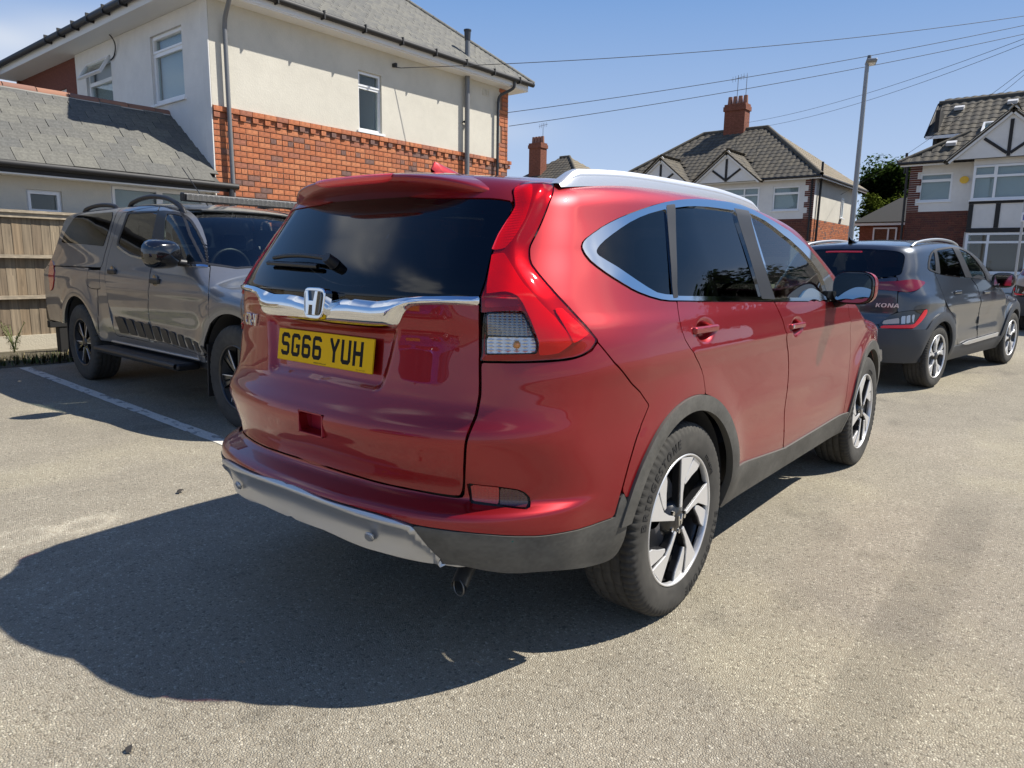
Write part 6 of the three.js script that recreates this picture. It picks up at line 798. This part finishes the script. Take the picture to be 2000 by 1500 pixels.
function buildCrossover(label, paint, lettering, coarse = 1) {
  const car = thing('crossover_car', label, 'car', [0, 0, 0], 0, 'parked crossovers'), L = {}; for (const k in crossLines) L[k] = polySDF(crossLines[k]);
  const q = coarse, S = new Skinning(crossSkin, steps(-4.6, -.9, .06, 0, .022 * q, 3.4, .017 * q, 4.6, .04), steps(0, 1, .017 * q, 1.65, .02 * q, 2, .04)), top = new Skinning(crossSkin, steps(crossSkin.xa, 2.75, .06), steps(-.34, .34, .07), 'top');
  const ax = 2.6, wy = .335, arch = (p, r) => Math.min(Math.hypot(p[0], p[1] - wy), Math.hypot(p[0] - ax, p[1] - wy)) - r, screen = polySDF([-.1, 1.42, .3, 1.40, .56, 1.32, .66, 1.7, .7, 1.95, .5, 2.1, -.1, 2.2]), inS = p => p[1] < 1 ? 1 : screen(Math.abs(p[2]), p[0]), A = f => (u, v) => f(Math.abs(u), v);
  const clad = p => Math.min(arch(p, .475), Math.max(p[1] - (p[0] < .2 ? .645 : p[0] > 2.6 ? .55 : .40), p[0] > .2 && p[0] < 2.6 ? -9 : (p[0] < .2 ? p[0] + .1 : 2.6 - p[0])), Math.max(p[1] - .40, .2 - p[0], p[0] - 2.6));
  const bottom = p => (p[0] < -.2 ? .30 : .24) - p[1], names = ['rear_glass', 'hatch', 'tail_lamp', 'low_lamp', 'dlo', 'rear_door', 'front_door'];
  part('body_shell', [S.cut((u, v, p) => { let d = Math.max(-clad(p), -inS(p) + .003); for (const n of names) { if (d > .06) return d; d = Math.max(d, -L[n](Math.abs(u), v) + .003); } return d; }), top.cut((u, v, p) => -inS(p))], paint, car);
  part('windscreen', [S.cut((u, v, p) => inS(p), { lift: -.004, skirt: 0 }), top.cut((u, v, p) => inS(p), { lift: -.004, skirt: 0 })], M.clearGlass, car);
  const hatch = part('hatch', S.cut(near((u, v, p) => Math.max(L.hatch(Math.abs(u), v) + .002, .55 - p[1]), A(L.rear_glass), A(L.tail_lamp), A(L.low_lamp)), { lift: (u, v, d, p) => -.012 * bell((p[1] - .80) / .05), smooth: true }), paint, car);
  part('rear_window', S.cut((u, v) => L.rear_glass(Math.abs(u), v) + .002, { lift: -.002, skirt: .01 }), M.tint, car);
  part('brake_light', S.cut((u, v) => Math.max(Math.abs(u) - .2, Math.abs(v - 1.515) - .012), { lift: .004, skirt: .01 }), M.ribbedRed, car);
  part('cladding', S.cut((u, v, p) => { let d = Math.max(clad(p) + .002, -arch(p, .378), bottom(p), -L.low_lamp(Math.abs(u), v)); return d; }, { lift: .012, skirt: .03, smooth: false }), M.darkClad, car);
  part('rear_skid', S.cut((u, v, p) => Math.max(Math.abs(p[2]) - .58, p[1] - .44, .31 - p[1], p[0]), { lift: .02, skirt: .02 }), M.silver, car);
  for (const s of [1, -1]) {
    const side = f => (u, v, p) => u * s < .02 ? 1 : f(Math.abs(u), v, p);
    part('tail_lamp', S.cut(side((u, v) => L.tail_lamp(u, v)), { lift: .008, skirt: .02 }), phys([.17, .004, .010], .12, { clearcoat: 1 }), car);
    const lo = part('lower_lamp', S.cut(side((u, v) => L.low_lamp(u, v) + .001), { lift: .006, skirt: .02 }), M.blackGloss, car); part('red_strip', S.cut(side((u, v) => L.low_red(u, v)), { lift: .012, skirt: .008 }), M.ledRed, lo); part('clear_lens', S.cut(side((u, v) => L.low_clear(u, v)), { lift: .010, skirt: .006 }), phys([.45, .40, .36], .2, { clearcoat: 1 }), lo);
    for (let k = 0; k < 3; k++) part('lens_bar', S.cut(side((u, v) => Math.max(L.low_led(u, v), Math.abs(u - (.602 + k * .03)) - .012)), { lift: .011, skirt: .006 }), phys([.5, .52, .54], .25, { metalness: .6 }), lo);
    for (const nm of ['rear_door', 'front_door']) { const d = part(nm, S.cut(side(near((u, v, p) => Math.max(L[nm](u, v) + .003, -clad(p) + .002), (u, v) => L.dlo(u, v))), { lift: (u, v, d, p) => .012 * bell((p[1] - .86) / .05) - .016 * bell((p[1] - .62) / .1) * sstep(.35, .6, p[0]) * sstep(2.15, 1.9, p[0]), smooth: true }), paint, car); const hx = nm === 'rear_door' ? .42 : 1.36, hy = nm === 'rear_door' ? 1.0 : .965; part('door_handle', moved(capsuleHandle(.2, .035, .024), hx, hy, s * (crossSkin.W(hx, hy) + .02), 0, s > 0 ? 0 : Math.PI, 0), paint, d); }
    part('window_surround', S.cut(side(near((u, v) => L.dlo(u, v) + .001, L.glass_quarter, L.glass_rear, L.glass_front)), { lift: .004 }), M.blackSatin, car);
    part('quarter_window', S.cut(side(L.glass_quarter), { lift: .0, skirt: .004 }), M.tint, car); part('rear_door_window', S.cut(side(L.glass_rear), { lift: -.002, skirt: .004 }), M.tint, car); part('front_door_window', S.cut(side(L.glass_front), { lift: -.002, skirt: .004 }), M.clearGlass, car);
    part('door_strip', S.cut((u, v, p) => u * s < 0 ? 1 : Math.max(Math.abs(p[1] - .415 - .02 * (p[0] - 1.3)) - .022 * sstep(.68, 1.0, p[0]), .7 - p[0], p[0] - 2.02), { lift: .02, skirt: .01 }), M.satinRail, car);
    for (const wx of [0, ax]) housing(car, wx, wy, s, .385, .5, .86); mirrorUnit(car, 1.72, 1.10, .95, s, M.blackGloss, .95);
    const rail = []; for (let i = 0; i <= 16; i++) { const t = i / 16, x = -.18 + 1.5 * t; rail.push([x, crossSkin.T(x, .58) + .045 * Math.pow(Math.sin(Math.PI * t), .3) - .012, s * (.585 - .02 * t)]); } part('roof_rail', tube(rail, .016, 40, 8), M.silver, car);
  }
  const fin = []; for (let i = 0; i <= 8; i++) { const t = i / 8, x = -.3 + .17 * t, r = []; for (let k = 0; k <= 8; k++) { const a = Math.PI * k / 8; r.push([x - .04 * Math.sin(a) * (1 - t), crossSkin.T(x, 0) - .005 + .075 * (1 - t) * Math.pow(Math.sin(a), .75), .025 * Math.cos(a) * (1 - .5 * Math.sin(a))]); } fin.push(r); } part('roof_aerial', sheet(fin), M.blackGloss, car);
  if (lettering) { const t = new TextGeometry(lettering, { font: textFont, size: .042, depth: .006, curveSegments: 4 }); t.computeBoundingBox(); const tp = t.attributes.position; for (let i = 0; i < tp.count; i++) tp.setX(i, (tp.getX(i) - t.boundingBox.max.x / 2) * 1.35 + tp.getY(i) * .2); const p = crossSkin.at(.50, .78), n = crossSkin.normal(p); part('model_lettering', t.applyQuaternion(new THREE.Quaternion().setFromUnitVectors(V(0, 0, 1), V(n[0], 0, n[2]).normalize())).translate(p[0] + n[0] * .004, p[1] - .02, p[2] + n[2] * .004), M.satinRail, hatch); }
  part('underbody', [span(-.45, 3.1, .23, .27, -.5, .5)], M.dark, car);
  part('number_plate', rbox(.006, .111, .52, .003, -.715, .83, 0, 0, 0, .1), phys([.78, .5, .02], .4), hatch);
  const cab = [span(-.4, 1.9, .27, .5, -.7, .7), span(1.75, 2.0, .5, 1.0, -.65, .65)]; for (const z of [-.36, .36]) cab.push(rbox(.14, .6, .46, .06, .85, .85, z, 0, 0, .22), rbox(.1, .16, .25, .045, .72, 1.26, z, 0, 0, .2), rbox(.48, .2, .48, .06, 1.12, .58, z), rbox(.09, .13, .22, .04, -.02, 1.2, z, 0, 0, .2)); cab.push(rbox(.13, .55, 1.2, .05, .06, .85, 0, 0, 0, .25)); part('seats', cab, M.fabric, car);
  const ty = tyreGeometry(.3345, .235, .228), spoke = plate(polar([[.05, -14], [.12, -6], [.222, -19], [.222, -4], [.13, 0], [.222, 4], [.222, 19], [.12, 6], [.05, 14]]), .02, .004);
  for (const s of [1, -1]) for (const wx of [0, ax]) { const w = new THREE.Group(); w.name = 'wheel'; car.add(w); w.position.set(wx, .334, s * .775); if (s < 0) w.rotation.y = Math.PI; w.rotation.z = wx ? .3 : 0; part('tyre', ty, M.rubber, w); part('rim_lip', latheZ([[.222, 0], [.222, .01], [.231, .014], [.236, .006], [.236, -.02]], 60).translate(0, 0, .1), M.alloy, w); part('rim_barrel', latheZ([[.222, .0], [.205, -.06], [.2, -.14], [0, -.1]], 32).translate(0, 0, .098), M.alloyDark, w); for (let k = 0; k < 5; k++) part('rim_spoke', spoke.clone().rotateZ(k * Math.PI * .4 + .3).translate(0, 0, .075), M.alloy, w); part('hub_cap', latheZ([[0, .012], [.03, .01], [.05, 0], [.06, -.02]], 24).translate(0, 0, .098), M.alloyDark, w); }
  return car;
}
function buildPickup() {
  const car = thing('pickup_truck', 'grey double-cab pickup with hard canopy, black wheels and striped sill decals', 'pickup truck'), L = {}; for (const k in pickupLines) L[k] = polySDF(pickupLines[k]);
  const S = new Skinning(pickupSkin, steps(-5.6, -1.2, .07, 0, .045, 4.7, .019, 5.9, .05), steps(0, 1, .019, 1.8, .021, 2, .04)), top = new Skinning(pickupSkin, steps(pickupSkin.xa, 3.3, .06), steps(-.45, .45, .075), 'top');
  const ax = 3.15, wy = .4, arch = (p, r) => Math.min(Math.hypot(p[0], p[1] - wy), Math.hypot(p[0] - ax, p[1] - wy)) - r, screen = polySDF([-.1, 1.86, .4, 1.84, .62, 1.78, .74, 2.2, .80, 2.56, .6, 2.68, -.1, 2.74]), inS = p => p[1] < 1.1 ? 1 : screen(Math.abs(p[2]), p[0]);
  const bottom = p => (p[0] < -.4 ? .56 : p[0] > .3 && p[0] < 2.9 ? .455 : .5) - p[1], bedLine = p => Math.max(1.165 - p[1], p[0] - (.60 + (p[1] - 1.17) * .12)); // canopy above the bed
  const names = ['rear_door', 'front_door', 'flap', 'tail_lamp'], gap = p => Math.max(Math.abs(p[0] - (.60 + (p[1] - 1.17) * .12)) - .009, .5 - p[1]), slit = p => Math.max(Math.abs(p[1] - 1.165) - .006, p[0] - .6);
  const shell = (u, v, p) => { let d = Math.max(-arch(p, .47), bottom(p), -inS(p) + .003, -gap(p), -slit(p)); for (const n of names) { if (d > .06) return d; d = Math.max(d, -L[n](Math.abs(u), v) + .003); } return d; };
  part('body_shell', [S.cut((u, v, p) => Math.max(shell(u, v, p), -bedLine(p)), { skirt: .03 }), top.cut((u, v, p) => Math.max(-inS(p), .62 - p[0]))], M.greyPaint, car);
  const can = part('canopy', [S.cut(near((u, v, p) => Math.max(bedLine(p) + .005, -gap(p)), (u, v) => L.canopy_glass(Math.abs(u), v)), { skirt: .03 }), top.cut((u, v, p) => p[0] - .59)], M.greyPaint, car);
  part('cab_rear_wall', [span(.66, .70, .9, 1.70, -.66, .66)], M.greyPaint, car);
  part('windscreen', [S.cut((u, v, p) => inS(p), { lift: -.004, skirt: 0 }), top.cut((u, v, p) => inS(p), { lift: -.004, skirt: 0 })], M.clearGlass, car);
  part('windscreen_seal', S.cut((u, v, p) => Math.abs(inS(p)) - .012, { lift: .003, skirt: .004 }), M.blackSatin, car);
  for (const s of [1, -1]) {
    const side = f => (u, v, p) => u * s < .3 ? 1 : f(Math.abs(u), v, p);
    part('canopy_window', S.cut(side((u, v) => L.canopy_glass(u, v) + .002), { lift: .004, skirt: .008 }), M.blackTint, can);
    for (const nm of ['rear_door', 'front_door']) { const d = part(nm, S.cut(side(near((u, v, p) => Math.max(L[nm](u, v) + .003, -arch(p, .475), bottom(p)), (u, v) => L.dlo(u, v))), { lift: (u, v, d, p) => .006 * bell((p[1] - .98) / .03) - .012 * bell((p[1] - .72) / .08), smooth: true }), M.greyPaint, car); const hx = nm === 'rear_door' ? .92 : 1.88, hy = nm === 'rear_door' ? 1.135 : 1.075; part('door_handle', moved(capsuleHandle(.19, .045, .03), hx, hy, s * (pickupSkin.W(hx, hy) + .018), 0, s > 0 ? 0 : Math.PI, 0), M.blackSatin, d); part('handle_cup', moved(new THREE.SphereGeometry(.06, 16, 10).scale(1, .95, .12), hx, hy, s * (pickupSkin.W(hx, hy) + .001)), M.blackGloss, d); }
    part('window_surround', S.cut(side(near((u, v) => L.dlo(u, v), L.glass_rear, L.glass_front)), { lift: .003 }), M.blackSatin, car); part('rear_door_window', S.cut(side(L.glass_rear), { lift: -.001, skirt: .004 }), M.tint, car); part('front_door_window', S.cut(side(L.glass_front), { lift: -.001, skirt: .004 }), M.clearGlass, car);
    part('window_chrome', S.cut(side((u, v) => L.chrome(u, v) - .004), { lift: .008, skirt: .01 }), M.chrome, car);
    part('fuel_flap', S.cut(side((u, v) => L.flap(u, v) + .004), { skirt: .01 }), M.greyPaint, car); part('tail_lamp', S.cut(side((u, v) => L.tail_lamp(u, v)), { lift: .008, skirt: .02 }), phys([.5, .015, .015], .15, { clearcoat: 1 }), car);
    stripeSpots.forEach(f => { const d = polySDF(f); part('stripe_decal', S.cut(side(d), { lift: .0035, skirt: .002 }), M.decal, car); });
    part('running_board', [rbox(1.75, .06, .20, .025, 1.58, .40, s * .93), bar([.72, .41, s * 1.03], [2.44, .41, s * 1.03], .022)], M.blackSatin, car); part('sill_trim', bar([.75, .465, s * .885], [2.7, .465, s * .885], .011), M.silver, car);
    for (const wx of [0, ax]) { housing(car, wx, wy, s, .485, .5, .885); part('mud_flap', box(.02, .42, .24, wx - .42, .40, s * .79, 0, 0, -.06), M.rubberDark, car); }
    mirrorUnit(car, 2.29, 1.30, 1.03, s, M.blackGloss, 1.22);
    const rr = (x0, x1, h) => { const g = []; for (let i = 0; i <= 20; i++) { const t = i / 20, x = x0 + (x1 - x0) * t; g.push([x, pickupSkin.T(x, .6) - .02 + h * Math.pow(Math.sin(Math.PI * t), .4), s * .62]); } return tube(g, .022, 40, 8); }; part('roof_rail', rr(.70, 1.88, .085), M.blackSatin, car); part('canopy_rail', rr(-.5, .42, .06), M.blackSatin, can);
  }
  const lb = part('light_bar', rbox(.07, .075, 1.2, .012, 1.78, 1.80, 0, 0, 0, -.12), M.blackSatin, car); part('lens', rbox(.012, .052, 1.15, .005, 1.822, 1.797, 0, 0, 0, -.12), phys([.13, .13, .125], .3, { clearcoat: 1, bumpMap: tiled(facet, 3, 2), bumpScale: .004 }), lb);
  part('aerial_rod', bar([1.75, 1.74, .35], [1.35, 2.1, .38], .004), M.blackSatin, car);
  part('rear_bumper', [rbox(.18, .2, 1.7, .04, -1.22, .62, 0)], M.blackSatin, car); part('underbody', [span(-1.1, 3.7, .42, .52, -.55, .55), span(.55, 2.65, .37, .47, -.8, .8)], M.dark, car);
  const cab = [span(.7, 2.6, .5, .62, -.8, .8), span(2.35, 2.6, .6, 1.15, -.78, .78)]; for (const z of [-.4, .4]) cab.push(rbox(.15, .65, .5, .06, 1.55, 1.05, z, 0, 0, .2), rbox(.1, .17, .27, .05, 1.42, 1.48, z, 0, 0, .2), rbox(.09, .15, .25, .04, .78, 1.45, z)); cab.push(rbox(.14, .62, 1.35, .06, .85, 1.05, 0, 0, 0, .15)); part('seats', cab, M.fabric, car); part('steering_wheel', moved(new THREE.TorusGeometry(.18, .016, 8, 28), 2.2, 1.17, .4, 0, Math.PI / 2, .4), M.blackSatin, car);
  const ty = tyreGeometry(.392, .262, .245, 1), spoke = plate(polar([[.05, -20], [.235, -13], [.235, -3], [.12, -3], [.12, 3], [.235, 3], [.235, 13], [.05, 20]]), .02, .004), edge = plate(polar([[.07, 14], [.228, 12.6], [.228, 14], [.07, 19]]), .004, .001);
  for (const s of [1, -1]) for (const wx of [0, ax]) { const w = new THREE.Group(); w.name = 'wheel'; car.add(w); w.position.set(wx, .391, s * .79); if (s < 0) w.rotation.y = Math.PI; w.rotation.z = .25; part('tyre', ty, M.rubber, w); part('rim_lip', latheZ([[.232, -.01], [.232, .012], [.246, .014], [.25, 0], [.25, -.02]], 48).translate(0, 0, .105), M.alloyDark, w); part('rim_barrel', latheZ([[.232, .0], [.21, -.07], [.2, -.15], [0, -.11]], 32).translate(0, 0, .1), M.dark, w); for (let k = 0; k < 6; k++) { const a = k * Math.PI / 3; part('rim_spoke', spoke.clone().rotateZ(a).translate(0, 0, .07), M.alloyDark, w); for (const e of [1, -1]) part('milled_edge', edge.clone().scale(1, e, 1).rotateZ(a).translate(0, 0, .0935), M.alloy, w); } part('hub_cap', latheZ([[0, .02], [.035, .016], [.05, 0], [.06, -.02]], 24).translate(0, 0, .09), M.alloyDark, w); }
  return car;
}
M.decal = phys([.018, .018, .018], .5); M.blackTint = phys([.012, .013, .014], .03, { transmission: 1, thickness: 0, ior: 1.5 });
placeVehicle(buildPickup(), 1.41, 0, -6.07, 91.5);
placeVehicle(buildCrossover('dark grey compact crossover parked nose-away ahead of the red car', M.darkPaint, 'KONA'), 6.5, .03, -.11, 10, .02);
// further cars: one beyond the crossover, one behind the viewpoint that the chrome mirrors
placeVehicle(buildCrossover('silver crossover parked further along, mostly hidden by the dark one', phys([.42, .40, .40], .33, { metalness: .55, clearcoat: 1 }), '', 2), 14.2, groundHeight(15.4) - .02, 1.72, 6, .02);
placeVehicle(buildCrossover('blue crossover parked behind the viewpoint, mirrored in the chrome bar', phys([.02, .07, .42], .3, { metalness: .4, clearcoat: 1 }), '', 2), -5.9, 0, -1.9, 180);
renderer.render(scene, camera);
